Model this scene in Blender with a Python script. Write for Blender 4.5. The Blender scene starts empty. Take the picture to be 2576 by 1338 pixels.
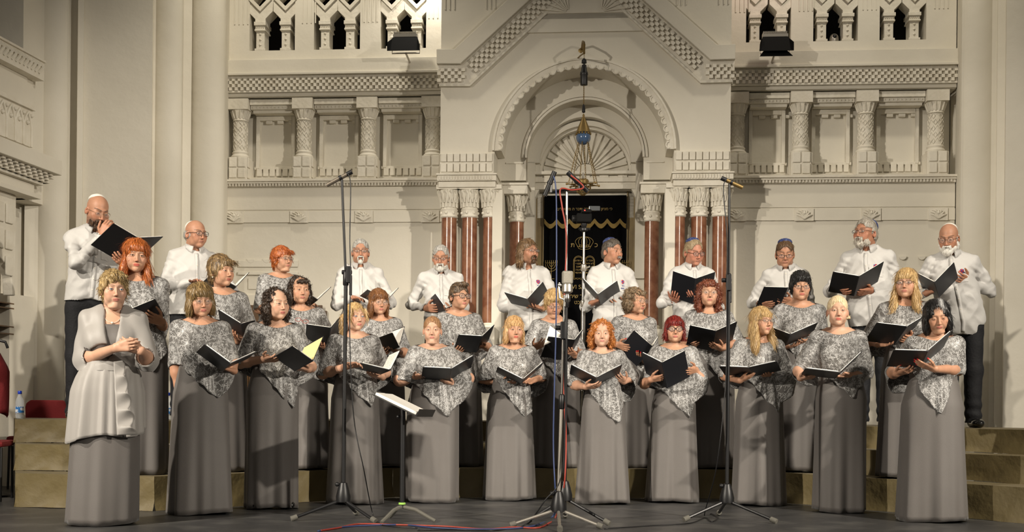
import bpy, bmesh, math, random
import numpy as np
from mathutils import Vector, Matrix
C = bpy.context.scene.collection
PI = math.pi
random.seed(7)
# ---------------------------------------------------------------- camera, light, exposure
F, ROLL, CZ = 3000.0, .0095, .8            # focal length in pixels of the 2576x1338 frame, camera roll, camera height
cd = bpy.data.cameras.new('camera'); cam = bpy.data.objects.new('camera', cd); C.objects.link(cam)
cam.location = (0, 0, CZ); cam.rotation_euler = (PI/2, -ROLL, 0)
cd.sensor_width = 36; cd.lens = F/2576*36; cd.shift_y = 351/2576; cd.clip_end = 60
S = bpy.context.scene; S.camera = cam
vs = S.view_settings; vs.view_transform = 'Standard'; vs.look = 'None'; vs.exposure = 0.2; vs.gamma = 1
w = bpy.data.worlds.new('hall'); S.world = w; w.use_nodes = True
w.node_tree.nodes['Background'].inputs[0].default_value = (1, .86, .66, 1)
w.node_tree.nodes['Background'].inputs[1].default_value = .04
def lamp(name, kind, loc, to, power, col, size=.3, spot=None, blend=.4):
    l = bpy.data.lights.new(name, kind); o = bpy.data.objects.new(name, l); C.objects.link(o)
    o.location = loc; o.rotation_euler = (Vector(to)-Vector(loc)).to_track_quat('-Z', 'Y').to_euler()
    l.energy = power; l.color = col
    if kind == 'AREA': l.size = size
    else: l.shadow_soft_size = size
    if spot: l.spot_size = math.radians(spot); l.spot_blend = blend
    return o
WARM = (1, .905, .765)
for sd_, nm in ((-1, 'left'), (1, 'right')):
    lamp('stage_spot_near_'+nm, 'SPOT', (sd_*8.2, .6, 8.2), (sd_*2.3, 9.5, .5), 4900, WARM, .12, 36, .9)
    lamp('stage_spot_low_'+nm, 'SPOT', (sd_*8.0, .4, 4.7), (sd_*-1.2, 10.8, .9), 4300, WARM, .10, 41, 1.0)
    lamp('added_column_spot_'+nm, 'SPOT', (sd_*7.8, 1.0, 8.0), (sd_*-4.3, 12.4, 1.9), 2200, WARM, .12, 19, .8)  # extra spot pair added to brighten the tall outer columns
lamp('hall_fill', 'AREA', (0, -3, 6), (0, 12, 1.5), 85, WARM, 5)
lamp('added_wall_wash_left', 'SPOT', (-2.4, 11.6, 6.9), (-2.0, 13.1, 3.6), 190, (1, .90, .72), .15, 110, .9)  # unseen wash spots, left and right, added to lift the upper side walls
lamp('added_wall_wash_right', 'SPOT', (3.6, 11.0, 6.9), (3.4, 12.7, 3.6), 150, (1, .90, .72), .15, 110, .9)
lamp('gallery_lamp_left', 'SPOT', (-.93, 12.86, 5.62), (-.95, 13.1, 4.9), 34, (1, .93, .82), .04, 130, .9)
lamp('gallery_lamp_right', 'SPOT', (2.55, 12.35, 5.7), (2.5, 12.75, 5.1), 7, (1, .72, .66), .05, 120, .8)
# ---------------------------------------------------------------- materials
def mat(name, col, rough=.6, metal=0, noise=None, bump=0, bscale=40, spec=.5, sheen=0, emit=None, attr=None, coat=0):
    """noise = (second colour, scale, low, high): mixes a second colour in by noise"""
    m = bpy.data.materials.new(name); m.use_nodes = True
    nt = m.node_tree; b = nt.nodes['Principled BSDF']; L = nt.links.new
    b.inputs['Base Color'].default_value = (*col, 1); b.inputs['Roughness'].default_value = rough
    b.inputs['Metallic'].default_value = metal; b.inputs['Specular IOR Level'].default_value = spec
    b.inputs['Sheen Weight'].default_value = sheen; b.inputs['Coat Weight'].default_value = coat
    tc = nt.nodes.new('ShaderNodeTexCoord')
    if noise:
        n = nt.nodes.new('ShaderNodeTexNoise'); n.inputs['Scale'].default_value = noise[1]; n.inputs['Detail'].default_value = 5
        L(tc.outputs['Object'], n.inputs['Vector'])
        r = nt.nodes.new('ShaderNodeMapRange'); r.inputs[1].default_value = noise[2]; r.inputs[2].default_value = noise[3]
        L(n.outputs['Fac'], r.inputs[0])
        x = nt.nodes.new('ShaderNodeMixRGB'); x.inputs[1].default_value = (*col, 1); x.inputs[2].default_value = (*noise[0], 1)
        L(r.outputs[0], x.inputs[0]); L(x.outputs[0], b.inputs['Base Color'])
    if attr:
        a = nt.nodes.new('ShaderNodeAttribute'); a.attribute_name = attr; L(a.outputs['Color'], b.inputs['Base Color'])
    if bump:
        n = nt.nodes.new('ShaderNodeTexNoise'); n.inputs['Scale'].default_value = bscale; n.inputs['Detail'].default_value = 4
        L(tc.outputs['Object'], n.inputs['Vector'])
        u = nt.nodes.new('ShaderNodeBump'); u.inputs['Strength'].default_value = bump; u.inputs['Distance'].default_value = .02
        L(n.outputs['Fac'], u.inputs['Height']); L(u.outputs[0], b.inputs['Normal'])
    if emit: b.inputs['Emission Color'].default_value = (*emit[0], 1); b.inputs['Emission Strength'].default_value = emit[1]
    return m
M = {}
M['plaster'] = mat('plaster', (.70, .662, .575), .75, noise=((.63, .592, .505), 1.3, .35, .75), bump=.25, bscale=9)
M['relief'] = mat('plaster_relief', (.71, .672, .585), .7, noise=((.60, .555, .46), 6, .4, .8), bump=.3, bscale=25)
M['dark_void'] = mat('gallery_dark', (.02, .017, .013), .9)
M['gallery_shade'] = mat('gallery_shade', (.022, .018, .014), .9)  # shade inside the galleries put into the colour as near-black
M['marble'] = mat('red_marble', (.17, .062, .032), .24, noise=((.27, .125, .07), 9, .42, .62), spec=.45, coat=.05)
M['velvet'] = mat('black_velvet', (.0025, .0025, .003), .95, spec=.05)
M['gold'] = mat('gold_thread', (.27, .19, .06), .6, .2)
M['gilt'] = mat('gilt_metal', (.22, .15, .055), .45, .7)
M['wood'] = mat('brown_wood', (.10, .055, .025), .45, noise=((.16, .085, .035), 4, .4, .7))
M['brass_jamb'] = mat('ochre_jamb', (.21, .15, .06), .5, noise=((.13, .09, .04), 4, .4, .7))
M['black'] = mat('black_metal', (.009, .009, .010), .42, .2)
M['blackcloth'] = mat('black_trousers', (.005, .0055, .008), .8, bump=.2, bscale=60)
M['rubber'] = mat('grey_rubber', (.10, .095, .08), .8)
M['chrome'] = mat('chrome', (.36, .345, .32), .3, 1)
M['steel'] = mat('brushed_steel', (.50, .47, .42), .35, .9)
M['shoe'] = mat('black_leather', (.01, .01, .01), .18, coat=.4)
M['paper'] = mat('white_paper', (.82, .79, .73), .7)
M['yellow_paper'] = mat('yellow_paper', (.80, .66, .30), .7)
M['folder'] = mat('black_folder', (.010, .011, .015), .42, bump=.08, bscale=300)
M['red_fabric'] = mat('red_fabric', (.17, .008, .010), .85, bump=.2, bscale=150)
M['riser'] = mat('gold_brown_cloth', (.135, .103, .040), .6, noise=((.124, .094, .037), 14, .4, .7), bump=.3, bscale=16, sheen=.05)
M['floor'] = mat('stage_floor', (.038, .038, .039), .40, noise=((.085, .083, .078), 3.3, .48, .75), bump=.05, bscale=30)
M['skirt'] = mat('taupe_cloth', (.110, .100, .094), .6, noise=((.099, .090, .084), 3, .4, .7), bump=.12, bscale=260, sheen=.15)
M['shirt'] = mat('white_shirt', (.52, .51, .495), .65, bump=.1, bscale=35)
M['chiffon'] = mat('pale_grey_chiffon', (.30, .284, .268), .55, bump=.08, bscale=250, sheen=.3)
M['mic'] = mat('grey_brown_metal', (.17, .145, .115), .4, .6)
M['matt'] = mat('matt_black', (.006, .006, .006), .85, spec=.15)
M['red_cable'] = mat('red_cable', (.28, .035, .02), .5)
M['blue_cable'] = mat('blue_cable', (.022, .04, .12), .5)
M['green'] = mat('green_ring', (.30, .55, .10), .5)
M['blue_glass'] = mat('blue_glass', (.055, .10, .19), .15, coat=.4)
M['blue_cap'] = mat('blue_plastic', (.01, .05, .55), .35)
M['label_blue'] = mat('blue_label', (.02, .17, .50), .5, noise=((.7, .75, .8), 30, .5, .55))
M['navy'] = mat('navy_cloth', (.018, .03, .12), .6, noise=((.08, .12, .28), 60, .5, .6), bump=.3, bscale=200)
M['white_cap'] = mat('white_cap', (.7, .68, .62), .7)
M['eye'] = mat('eye', (1, 1, 1), .12, attr='Col')
M['lens_rim'] = mat('dark_rim', (.015, .012, .012), .25)
M['thin_rim'] = mat('thin_rim', (.25, .18, .10), .3, .7)
M['pearl'] = mat('pearl', (.7, .65, .55), .2)
M['nails'] = mat('red_nails', (.45, .012, .015), .2)
M['red_embroidery'] = mat('red_thread', (.40, .02, .02), .7)
M['blue_embroidery'] = mat('blue_thread', (.03, .05, .25), .7)
M['ink'] = mat('ink', (.05, .05, .05), .7)
def clear(name, col, mixf):
    m = mat(name, col, .05); nt = m.node_tree; t = nt.nodes.new('ShaderNodeBsdfTransparent'); t.inputs[0].default_value = (.97, .98, .98, 1); x = nt.nodes.new('ShaderNodeMixShader')
    x.inputs[0].default_value = mixf; nt.links.new(t.outputs[0], x.inputs[1]); nt.links.new(nt.nodes['Principled BSDF'].outputs[0], x.inputs[2]); nt.links.new(x.outputs[0], nt.nodes['Material Output'].inputs[0]); return m
M['bottle'] = clear('clear_plastic', (.85, .9, .95), .3)
M['lens'] = clear('lens_glass', (.8, .8, .8), .08)
M['grille'] = mat('grey_grille', (.30, .28, .24), .5, .5, bump=.4, bscale=400)
M['screen'] = mat('camera_screen', (.05, .055, .06), .15)
M['rec'] = mat('record_light', (.5, .02, .02), .4, emit=((1, .05, .03), 3))
def lace():
    """grey net with silver embroidered flowers and tendrils, laid out along the cloth"""
    m = bpy.data.materials.new('silver_lace'); m.use_nodes = True; nt = m.node_tree; Lk = nt.links.new; bs = nt.nodes['Principled BSDF']
    def N(t, *ins, **k):
        n = nt.nodes.new('ShaderNode'+t)
        for a, v in k.items():
            if a in n.inputs: n.inputs[a].default_value = v
            else: setattr(n, a, v)
        for i, v in enumerate(ins):
            if v is None: continue
            if isinstance(v, (int, float, tuple)): n.inputs[i].default_value = v
            else: Lk(v, n.inputs[i])
        return n
    mt = lambda op, *a: N('Math', *a, operation=op).outputs[0]
    uv = N('Attribute', attribute_name='lace_uv').outputs['Vector']
    wob = N('TexNoise', uv, Scale=26.0, Detail=1.0).outputs['Color']
    p = N('VectorMath', wob, (.022, .022, 0), uv, operation='MULTIPLY_ADD').outputs[0]
    def flower(scale, petals, r0, amp, wdt, ph, fill):
        v = N('TexVoronoi', p, voronoi_dimensions='2D', Scale=scale, Randomness=.85)
        d = N('VectorMath', p, v.outputs['Position'], operation='SUBTRACT').outputs[0]
        x = N('SeparateXYZ', d); r = mt('MULTIPLY', mt('SQRT', mt('ADD', mt('MULTIPLY', x.outputs[0], x.outputs[0]), mt('MULTIPLY', x.outputs[1], x.outputs[1]))), scale)
        cs = N('SeparateColor', v.outputs['Color']); a = mt('ADD', mt('MULTIPLY', mt('ARCTAN2', x.outputs[1], x.outputs[0]), petals), mt('ADD', mt('MULTIPLY', cs.outputs[0], 6.0), mt('MULTIPLY', r, ph)))
        e = mt('SUBTRACT', r, mt('ADD', mt('MULTIPLY', mt('SINE', a), amp), r0))
        return N('MapRange', mt('ABSOLUTE', e), wdt, wdt*.4, 0.0, 1.0).outputs[0] if not fill else N('MapRange', e, wdt, -wdt, 0.0, 1.0).outputs[0]
    A1 = flower(10, 6, .30, .16, .055, 9, False); A2 = flower(10, 6, .12, .07, .05, 9, True); B1 = flower(27, 3, .22, .16, .10, 6, True)
    vn = N('TexNoise', p, Scale=17.0, Detail=.0).outputs['Fac']; V1 = N('MapRange', mt('ABSOLUTE', mt('SUBTRACT', vn, .5)), .030, .012, 0.0, 1.0).outputs[0]
    V2 = N('MapRange', mt('ABSOLUTE', mt('SUBTRACT', vn, .63)), .022, .010, 0.0, 1.0).outputs[0]
    k = mt('MAXIMUM', mt('MAXIMUM', A1, A2), mt('MAXIMUM', mt('MULTIPLY', B1, .85), mt('MAXIMUM', mt('MULTIPLY', V1, .8), mt('MULTIPLY', V2, .7))))
    c = N('MixRGB', k, (.12, .115, .11, 1), (.41, .405, .40, 1)); Lk(c.outputs[0], bs.inputs['Base Color'])
    bs.inputs['Roughness'].default_value = .36; bs.inputs['Sheen Weight'].default_value = .1
    u = N('Bump', Strength=.6, Distance=.005); Lk(k, u.inputs['Height']); Lk(u.outputs[0], bs.inputs['Normal'])
    return m
M['lace'] = lace()
M['skin'] = mat('skin', (.6, .35, .25), .5, attr='Col', spec=.35)
_b = M['skin'].node_tree.nodes['Principled BSDF']; _b.inputs['Subsurface Weight'].default_value = .0
# ---------------------------------------------------------------- mesh helpers
class MB:
    def __init__(s): s.b = bmesh.new()
    def box(s, x0, x1, y0, y1, z0, z1):
        v = [s.b.verts.new((x, y, z)) for z in (z0, z1) for x, y in ((x0, y0), (x1, y0), (x1, y1), (x0, y1))]
        for f in ((0, 3, 2, 1), (4, 5, 6, 7), (0, 1, 5, 4), (1, 2, 6, 5), (2, 3, 7, 6), (3, 0, 4, 7)): s.b.faces.new([v[i] for i in f])
    def wb(s, u0, u1, z0, z1, p0, p1): s.box(min(u0, u1), max(u0, u1), -max(p0, p1), -min(p0, p1), min(z0, z1), max(z0, z1))
    def pyr(s, u, z, r, p0, p1, d=1):
        """little pyramid stud (diamond when d=1) standing on p0"""
        k = [(r, 0), (0, r), (-r, 0), (0, -r)] if d else [(r, r), (-r, r), (-r, -r), (r, -r)]
        v = [s.b.verts.new((u+a, -p0, z+c)) for a, c in k]; t = s.b.verts.new((u, -p1, z))
        for i in range(4): s.b.faces.new((v[i-1], v[i], t))
    def prism(s, poly, p0, p1):
        """(u,z) outline between protrusions p0 (back) and p1 (front)"""
        a = [s.b.verts.new((u, -p1, z)) for u, z in poly]; c = [s.b.verts.new((u, -p0, z)) for u, z in poly]
        s.b.faces.new(a); s.b.faces.new(c[::-1]); n = len(poly)
        for i in range(n): s.b.faces.new((a[i-1], c[i-1], c[i], a[i]))
    def plan(s, poly, z0, z1):
        a = [s.b.verts.new((x, y, z0)) for x, y in poly]; c = [s.b.verts.new((x, y, z1)) for x, y in poly]
        s.b.faces.new(a[::-1]); s.b.faces.new(c); n = len(poly)
        for i in range(n): s.b.faces.new((a[i-1], a[i], c[i], c[i-1]))
    def ring(s, uc, zc, r0, r1, p0, p1, a0=0., a1=PI, n=48, r0b=None, r1b=None):
        """arch ring; r0b/r1b are the radii at the back"""
        r0b = r0 if r0b is None else r0b; r1b = r1 if r1b is None else r1b
        q = []
        for i in range(n+1):
            t = a0+(a1-a0)*i/n; c, d = math.cos(t), math.sin(t)
            q.append([s.b.verts.new((uc+r*c, -p, zc+r*d)) for r, p in ((r0, p1), (r1, p1), (r1b, p0), (r0b, p0))])
        for i in range(n):
            for j in range(4): s.b.faces.new((q[i][j], q[i][(j+1) % 4], q[i+1][(j+1) % 4], q[i+1][j]))
        s.b.faces.new(q[0][::-1]); s.b.faces.new(q[-1])
    def lathe(s, prof, c=(0, 0, 0), n=24, a0=0, a1=2*PI, sx=1, sy=1):
        """prof = [(r, z)]"""
        full = abs(a1-a0-2*PI) < 1e-6; k = n if full else n+1; R = []
        for r, z in prof:
            R.append([s.b.verts.new((c[0]+sx*r*math.cos(a0+(a1-a0)*i/n), c[1]+sy*r*math.sin(a0+(a1-a0)*i/n), c[2]+z)) for i in range(k)])
        for a, b in zip(R, R[1:]):
            for i in range(k if full else n): s.b.faces.new((a[i], a[(i+1) % k], b[(i+1) % k], b[i]))
        if prof[0][0] > 1e-4: s.b.faces.new(R[0][::-1])
        if prof[-1][0] > 1e-4: s.b.faces.new(R[-1])
    def tube(s, pts, r, n=8, cap=True, r1=None, flat=1):
        pts = [Vector(p) for p in pts]; m = len(pts); R = []; up = None
        for i, p in enumerate(pts):
            t = (pts[min(i+1, m-1)]-pts[max(i-1, 0)]).normalized()
            if up is None: up = Vector((0, 0, 1)) if abs(t.z) < .9 else Vector((1, 0, 0))
            x = t.cross(up).normalized(); y = x.cross(t); up = y
            q = r if r1 is None else r+(r1-r)*i/max(m-1, 1)
            R.append([s.b.verts.new(p+q*(math.cos(2*PI*j/n)*x+flat*math.sin(2*PI*j/n)*y)) for j in range(n)])
        for a, b in zip(R, R[1:]):
            for j in range(n): s.b.faces.new((a[j], a[(j+1) % n], b[(j+1) % n], b[j]))
        if cap: s.b.faces.new(R[0][::-1]); s.b.faces.new(R[-1])
    def ball(s, c, r, n=12, sz=1, sx=1, sy=1):
        p = [(max(r*math.sin(PI*i/(n//2+2)), 1e-5), -r*sz*math.cos(PI*i/(n//2+2))) for i in range(n//2+3)]
        s.lathe([(1e-5, -r*sz)]+p[1:-1]+[(1e-5, r*sz)], c, n, sx=sx, sy=sy)
def obj(name, mb, m, parent=None, mx=None, smooth=False, bev=0, solid=0):
    bm = mb.b if isinstance(mb, MB) else mb
    bmesh.ops.remove_doubles(bm, verts=bm.verts, dist=1e-5)
    bmesh.ops.recalc_face_normals(bm, faces=bm.faces)
    me = bpy.data.meshes.new(name); bm.to_mesh(me); bm.free()
    return link(name, me, m, parent, mx, smooth, bev, solid)
def link(name, me, m, parent=None, mx=None, smooth=False, bev=0, solid=0):
    me.materials.append(M[m] if isinstance(m, str) else m)
    if smooth:
        me.shade_smooth()
        if smooth != 1: me.set_sharp_from_angle(angle=math.radians(smooth))
    o = bpy.data.objects.new(name, me); C.objects.link(o)
    if parent: o.parent = parent
    if mx is not None: o.matrix_world = mx
    if bev: k = o.modifiers.new('bevel', 'BEVEL'); k.width = bev; k.segments = 2; k.limit_method = 'ANGLE'
    if solid: k = o.modifiers.new('thickness', 'SOLIDIFY'); k.thickness = solid; k.offset = 0
    return o
def empty(name, mx=None, loc=None):
    o = bpy.data.objects.new(name, None); C.objects.link(o); o.empty_display_size = .1
    if mx is not None: o.matrix_world = mx
    if loc is not None: o.location = loc
    return o
def tag(o, label, cat, group=None):
    o['label'] = label; o['category'] = cat
    if group: o['group'] = group
    return o
def struct(o): o['kind'] = 'structure'; return o
NT = [0]
def trim(mb, m='plaster', mx=None, **k):
    NT[0] += 1; return struct(obj('trim_%d' % NT[0], mb, m, None, mx, **k))
# pixel of the photograph -> ray, world point, wall coordinates
def ray(x, y):
    dx, dy = x-1288, y-1020; c, s = math.cos(ROLL), math.sin(ROLL)
    return (dx*c+dy*s)/F, (dx*s-dy*c)/F
def at(x, y, d):
    rx, rz = ray(x, y); return Vector((rx*d, d, CZ+rz*d))
class Frame:
    """an upright wall: u runs along it to the right, p stands out of it towards the room"""
    def __init__(s, O, th):
        s.O = O; s.u = (math.cos(th), math.sin(th)); s.n = (math.sin(th), -math.cos(th))
        s.mx = Matrix.Translation((O[0], O[1], 0)) @ Matrix.Rotation(th, 4, 'Z')
    def W(s, x, y, p=0):
        rx, rz = ray(x, y); P = (s.O[0]+p*s.n[0], s.O[1]+p*s.n[1])
        t = (s.n[0]*P[0]+s.n[1]*P[1])/(s.n[0]*rx+s.n[1])
        return (t*rx-P[0])*s.u[0]+(t-P[1])*s.u[1], CZ+t*rz
    def U(s, x, y=400, p=0): return s.W(x, y, p)[0]
    def Z(s, x, y, p=0): return s.W(x, y, p)[1]
    def at(s, u, z, p=0): return s.mx @ Matrix.Translation((u, -p, z))
BW = Frame((ray(1470, 500)[0]*13., 13.), -math.radians(5.0))
def text(s, size, m, mx, parent=None, name='lettering', ext=.002, hebrew=False):
    c = bpy.data.curves.new(name, 'FONT'); c.body = s[::-1] if hebrew else s; c.size = size; c.extrude = ext; c.align_x = 'CENTER'
    o = bpy.data.objects.new(name, c); C.objects.link(o)
    dg = bpy.context.evaluated_depsgraph_get(); me = bpy.data.meshes.new_from_object(o.evaluated_get(dg))
    bpy.data.objects.remove(o); bpy.data.curves.remove(c); me.materials.clear()
    return link(name, me, m, parent, mx)
# ---------------------------------------------------------------- the setting
U, Z = BW.U, BW.Z
ZT = 6.2                                                     # everything runs on past the top of the frame
zx = lambda y, p=0: Z(800, y, p)
uL, uR = U(566, 300), U(2404, 300)
pv = .55                                                     # how far the ark front stands out of the wall
uPL, uPR = U(1108, 300, pv), U(1838, 300, pv); uc = (uPL+uPR)/2
b = MB(); b.box(-8, 8, 3.5, 14.5, -.12, 0); struct(obj('floor', b, 'floor'))
# gallery openings (pixel centres of their two posts)
GAL = [(628, 742, 654, 718, 126), (790, 906, 817, 880, 123), (957, 1072, 985, 1048, 120), (1877, 1990, 1900, 1967, 109), (2046, 2158, 2068, 2133, 106), (2213, 2330, 2237, 2301, 102)]
zg0 = 4.735; zg1 = ZT
b = MB()                                                     # plain wall with the openings left out; the arcade zone is set back
z_sill, z_arc = zx(452), zx(244)
for a_, c_ in ((uL, uc-.66), (uc+.66, uR)):
    b.wb(a_, c_, 0, z_sill, -.5, 0); b.wb(a_, c_, z_sill, z_arc, -.5, -.24); b.wb(a_, c_, z_arc, zg0, -.5, 0)
b.wb(uc-.66, uc+.66, 4.2, zg0, -.5, 0)
e = [uL]
for x0, x1, c0, c1, yb in GAL: e += [U(x0, 60), U(x1, 60)]
e.append(uR)
for i in range(0, len(e), 2): b.wb(e[i], e[i+1], zg0, zg1, -.3, 0)
struct(obj('wall_back', b, 'plaster', None, BW.mx))
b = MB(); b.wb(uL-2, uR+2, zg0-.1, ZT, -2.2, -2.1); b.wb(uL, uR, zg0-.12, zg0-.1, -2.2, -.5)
b.wb(uL, uR, ZT, ZT+.05, -2.2, 0); struct(obj('wall_gallery', b, 'gallery_shade', None, BW.mx))
for k, (x0, x1, c0, c1, yb) in enumerate(GAL):
    b = MB(); s = 3000/BW.at(U(c0, 60), 0)[1][3]; q = .00425   # metres per photo pixel here
    q = abs(U(x1, 60)-U(x0, 60))/(x1-x0)
    for c in (c0, c1):
        u = U(c, 60); zc = lambda y: zg0+(yb-y)*q
        P = [(-13, 71), (13, 71), (13, 79), (31, 97), (32, 130), (21, 126), (0, 104), (-21, 126), (-32, 130), (-31, 97), (-13, 79)]
        b.prism([(u+a*q, zg0+z*q) for a, z in P], -.2, -.01)
        b.prism([(u+a*q, zg0+z*q) for a, z in [(0, 96), (30, 126), (24, 132), (0, 108), (-24, 132), (-30, 126)]], -.05, .012)
        b.prism([(u+a*q, zg0+z*q) for a, z in [(-32, 128), (-21, 126), (0, 148), (21, 126), (32, 128), (0, 164)]], -.2, -.01)
        b.wb(u-.066, u+.066, zg0+62*q, zg0+71*q, -.22, .012)
        b.wb(u-.055, u+.055, zg0+52*q, zg0+62*q, -.2, -.005)
        b.wb(u-.062, u+.062, zg0+49*q, zg0+53*q, -.21, .002)
        b.wb(u-.047, u+.047, zg0+5*q, zg0+50*q, -.19, -.02)
        b.wb(u-.06, u+.06, zg0, zg0+6*q, -.21, 0)
        for j in range(3): b.pyr(u, zg0+(15+13*j)*q, .018, -.02, .002)
        for j in range(5): b.pyr(u-.04+.02*j, zg0+57*q, .011, -.005, .008)
    o = struct(obj('window_%d' % (k+1), b, 'relief', None, BW.mx, bev=.003))
b = MB()                                                     # reeded strips between the gallery openings
for x0 in (590, 760, 915, 1078, 1850, 2010, 2170, 2350):
    for j in range(4): u = U(x0+j*11, 20); b.wb(u, u+.012, 5.06 if x0 > 1000 else 5.03, ZT, 0, .008)
trim(b, 'plaster', BW.mx)
sides = ((uL, uPL+.1), (uPR-.1, uR))
zz = [zx(y) for y in (152, 186, 192, 197, 229, 234, 243, 248)]
def checker(b, u0, u1, z0, z1, p, rows=4, w=.033, dirn=None, dp=.03):
    n = int((u1-u0)/w); h = (z1-z0)/rows
    for j in range(rows):
        for i in range(n):
            if (i+j) % 2 == 0: b.wb(u0+i*w, u0+(i+1)*w, z0+j*h, z0+(j+1)*h, p, p+dp-.012*(rows-1-j)*0)
for u0, u1 in sides:
    b = MB(); b.wb(u0, u1, zz[1], zz[0], 0, .075); b.wb(u0, u1, zz[2], zz[1], 0, .10); trim(b, 'plaster', BW.mx, bev=.004)
    b = MB(); b.wb(u0, u1, zz[4], zz[2], 0, .045); checker(b, u0, u1, zz[4], zz[3], .045); trim(b, 'relief', BW.mx)
    b = MB(); b.wb(u0, u1, zz[5], zz[4], 0, .06); b.wb(u0, u1, zz[6], zz[5], 0, .03); trim(b, 'plaster', BW.mx, bev=.004)
    b = MB(); zs = [zx(y) for y in (453, 458, 463, 470, 528, 532, 560)]            # sill cornice with its row of little arches
    b.wb(u0, u1, zs[1], zs[0], -.02, .085); b.wb(u0, u1, zs[2], zs[1], 0, .06); b.wb(u0, u1, zs[3], zs[2], 0, .035)
    n = int((u1-u0)/.035)
    for i in range(n): b.wb(u0+i*.035, u0+i*.035+.02, zs[3]+.004, zs[2], .035, .052)
    trim(b, 'relief', BW.mx)
    b = MB(); b.wb(u0, u1, zs[4], zs[3]-.02, 0, .012); b.wb(u0, u1, zs[6], zs[5], 0, .02); trim(b, 'plaster', BW.mx, bev=.003)
# carved leaf blocks
for i, x in enumerate((592, 754, 917, 1083, 1852, 2022, 2190, 2358)):
    b = MB(); u = U(x, 545); z = zx(545); b.wb(u-.1, u+.1, zx(560)-.005, zx(532)+.003, .0, .035)
    for k in range(7):
        t = PI*k/6; b.tube([(u, -.04, z-.05), (u+.05*math.cos(t), -.055, z-.02+.05*math.sin(t)), (u+.085*math.cos(t+.35), -.045, z-.01+.055*math.sin(t))], .013, 6, r1=.006)
    b.ball((u, -.05, z+.01), .02, 8); trim(b, 'relief', BW.mx, smooth=40)
# arcade of short carved columns on the sill
zc = [zx(y) for y in (452, 395, 387, 378, 303, 296, 270, 248)]
COLX = [601, 762, 924, 1087, 1855, 2015, 2180, 2357]
where = ['beside the tall left pillar', 'second from the left', 'under the left floodlight', 'beside the left edge of the ark front', 'beside the right edge of the ark front', 'under the dome camera', 'second from the right', 'beside the tall right pillar']
for i, x in enumerate(COLX):
    u = U(x, 340); e = empty('plaster_column', BW.at(u, zc[0], -.06))
    L = lambda name, mb, **k: obj(name, mb, 'relief', e, None, **k)
    h = lambda j: zc[j]-zc[0]
    b = MB(); b.wb(-.105, .105, 0, h(1), -.17, .1)
    for a in (-1, 1):
        for c in (0, 1): b.wb(a*.05-.042, a*.05+.042, .02+c*.12, .125+c*.125, .1, .118)
    for c in (0, 1): b.box(.105, .118, -.09, .0, .02+c*.12, .125+c*.125)
    L('pedestal', b, bev=.006)
    b = MB(); r = .078
    b.lathe([(.10, h(1)), (.105, h(1)+.015), (.095, h(1)+.03), (.085, h(2)+.005), (.092, h(3)-.015), (.08, h(3))], n=24); L('base', b, smooth=40)
    b = MB(); b.lathe([(r, h(3)), (r*.97, h(4))], n=32)
    nd = 6
    for k in range(nd*2):
        for j in range(5):
            t = PI*k/nd + (j % 2)*PI/nd*.5; rr = .0785; zz_ = h(3)+.035+(h(4)-h(3)-.06)*j/4
            a, c = math.cos(t), math.sin(t); w_, hh = .0185, .031
            P = [Vector((rr*a-c*w_, rr*c+a*w_, zz_)), Vector((rr*a, rr*c, zz_+hh)), Vector((rr*a+c*w_, rr*c-a*w_, zz_)), Vector((rr*a, rr*c, zz_-hh))]
            b.tube(P+[P[0]], .0042, 4, cap=False)
    L('shaft', b, smooth=40)
    b = MB(); b.lathe([(.075, h(4)), (.088, h(4)+.01), (.08, h(5)), (.092, h(5)+.03), (.105, h(6)-.03), (.098, h(6)-.01)], n=24)
    b.wb(-.115, .115, h(6)-.02, h(7), -.15, .11)
    for k in range(14):
        t = 2*PI*k/14; a, c = math.cos(t), math.sin(t)
        b.tube([(.078*a, .078*c, h(5)), (.098*a, .098*c, h(5)+.05), (.112*a, .112*c, h(6)-.03)], .012, 6, r1=.007)
    L('capital', b, smooth=40)
    tag(e, 'short carved plaster column on the wall sill, '+where[i], 'column', 'short columns of the wall arcade')
# recessed panels between those columns
for a, c in zip(COLX, COLX[1:]):
    if c-a > 300: continue
    u0, u1 = U(a, 340)+.12, U(c, 340)-.12; b = MB(); q = -.24; m = (u0+u1)/2
    b.wb(u0, u1, zx(272), zx(262), q, -.03); b.wb(u0, u1, zx(262), zx(248), q, 0); b.wb(u0+.02, u1-.02, zx(280), zx(272), q, -.06)
    for k in range(11): b.pyr(u0+.03+(u1-u0-.06)*k/10, zx(267), .014, -.03, -.012)
    v0, v1 = u0+.06, u1-.06; zt, zb = zx(292), zx(410)
    for r0, r1 in (((u0+.02, v0)), (v1, u1-.02)): b.wb(r0, r1, zb-.02, zt+.05, q, q+.06)
    b.wb(v0, v1, zt, zt+.05, q, q+.06)
    for k in range(3): b.wb(v0+.07+.13*k, v0+.14+.13*k, zt-.035, zt, q, q+.05)
    b.prism([(u0-.03, 0), (u0-.02, 0), (u0-.02, .01)], q, q+.001) if False else None
    sl = [b.b.verts.new(v) for v in ((u0-.12, -q, zx(434)), (u1+.12, -q, zx(434)), (u1+.12, .0, z_sill+.004), (u0-.12, .0, z_sill+.004))]; b.b.faces.new(sl)
    b.wb(u0, u1, zb-.03, zb, q, q+.05); b.wb(u0+.01, u1-.01, zx(440), zb-.03, q, q+.03)
    n = 6
    for k in range(n): w_ = (u1-u0-.04)/n; b.wb(u0+.02+k*w_+.008, u0+.02+(k+1)*w_-.008, zx(434), zx(414), q+.03, q+.055)
    trim(b, 'relief', BW.mx, bev=.005)
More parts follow.
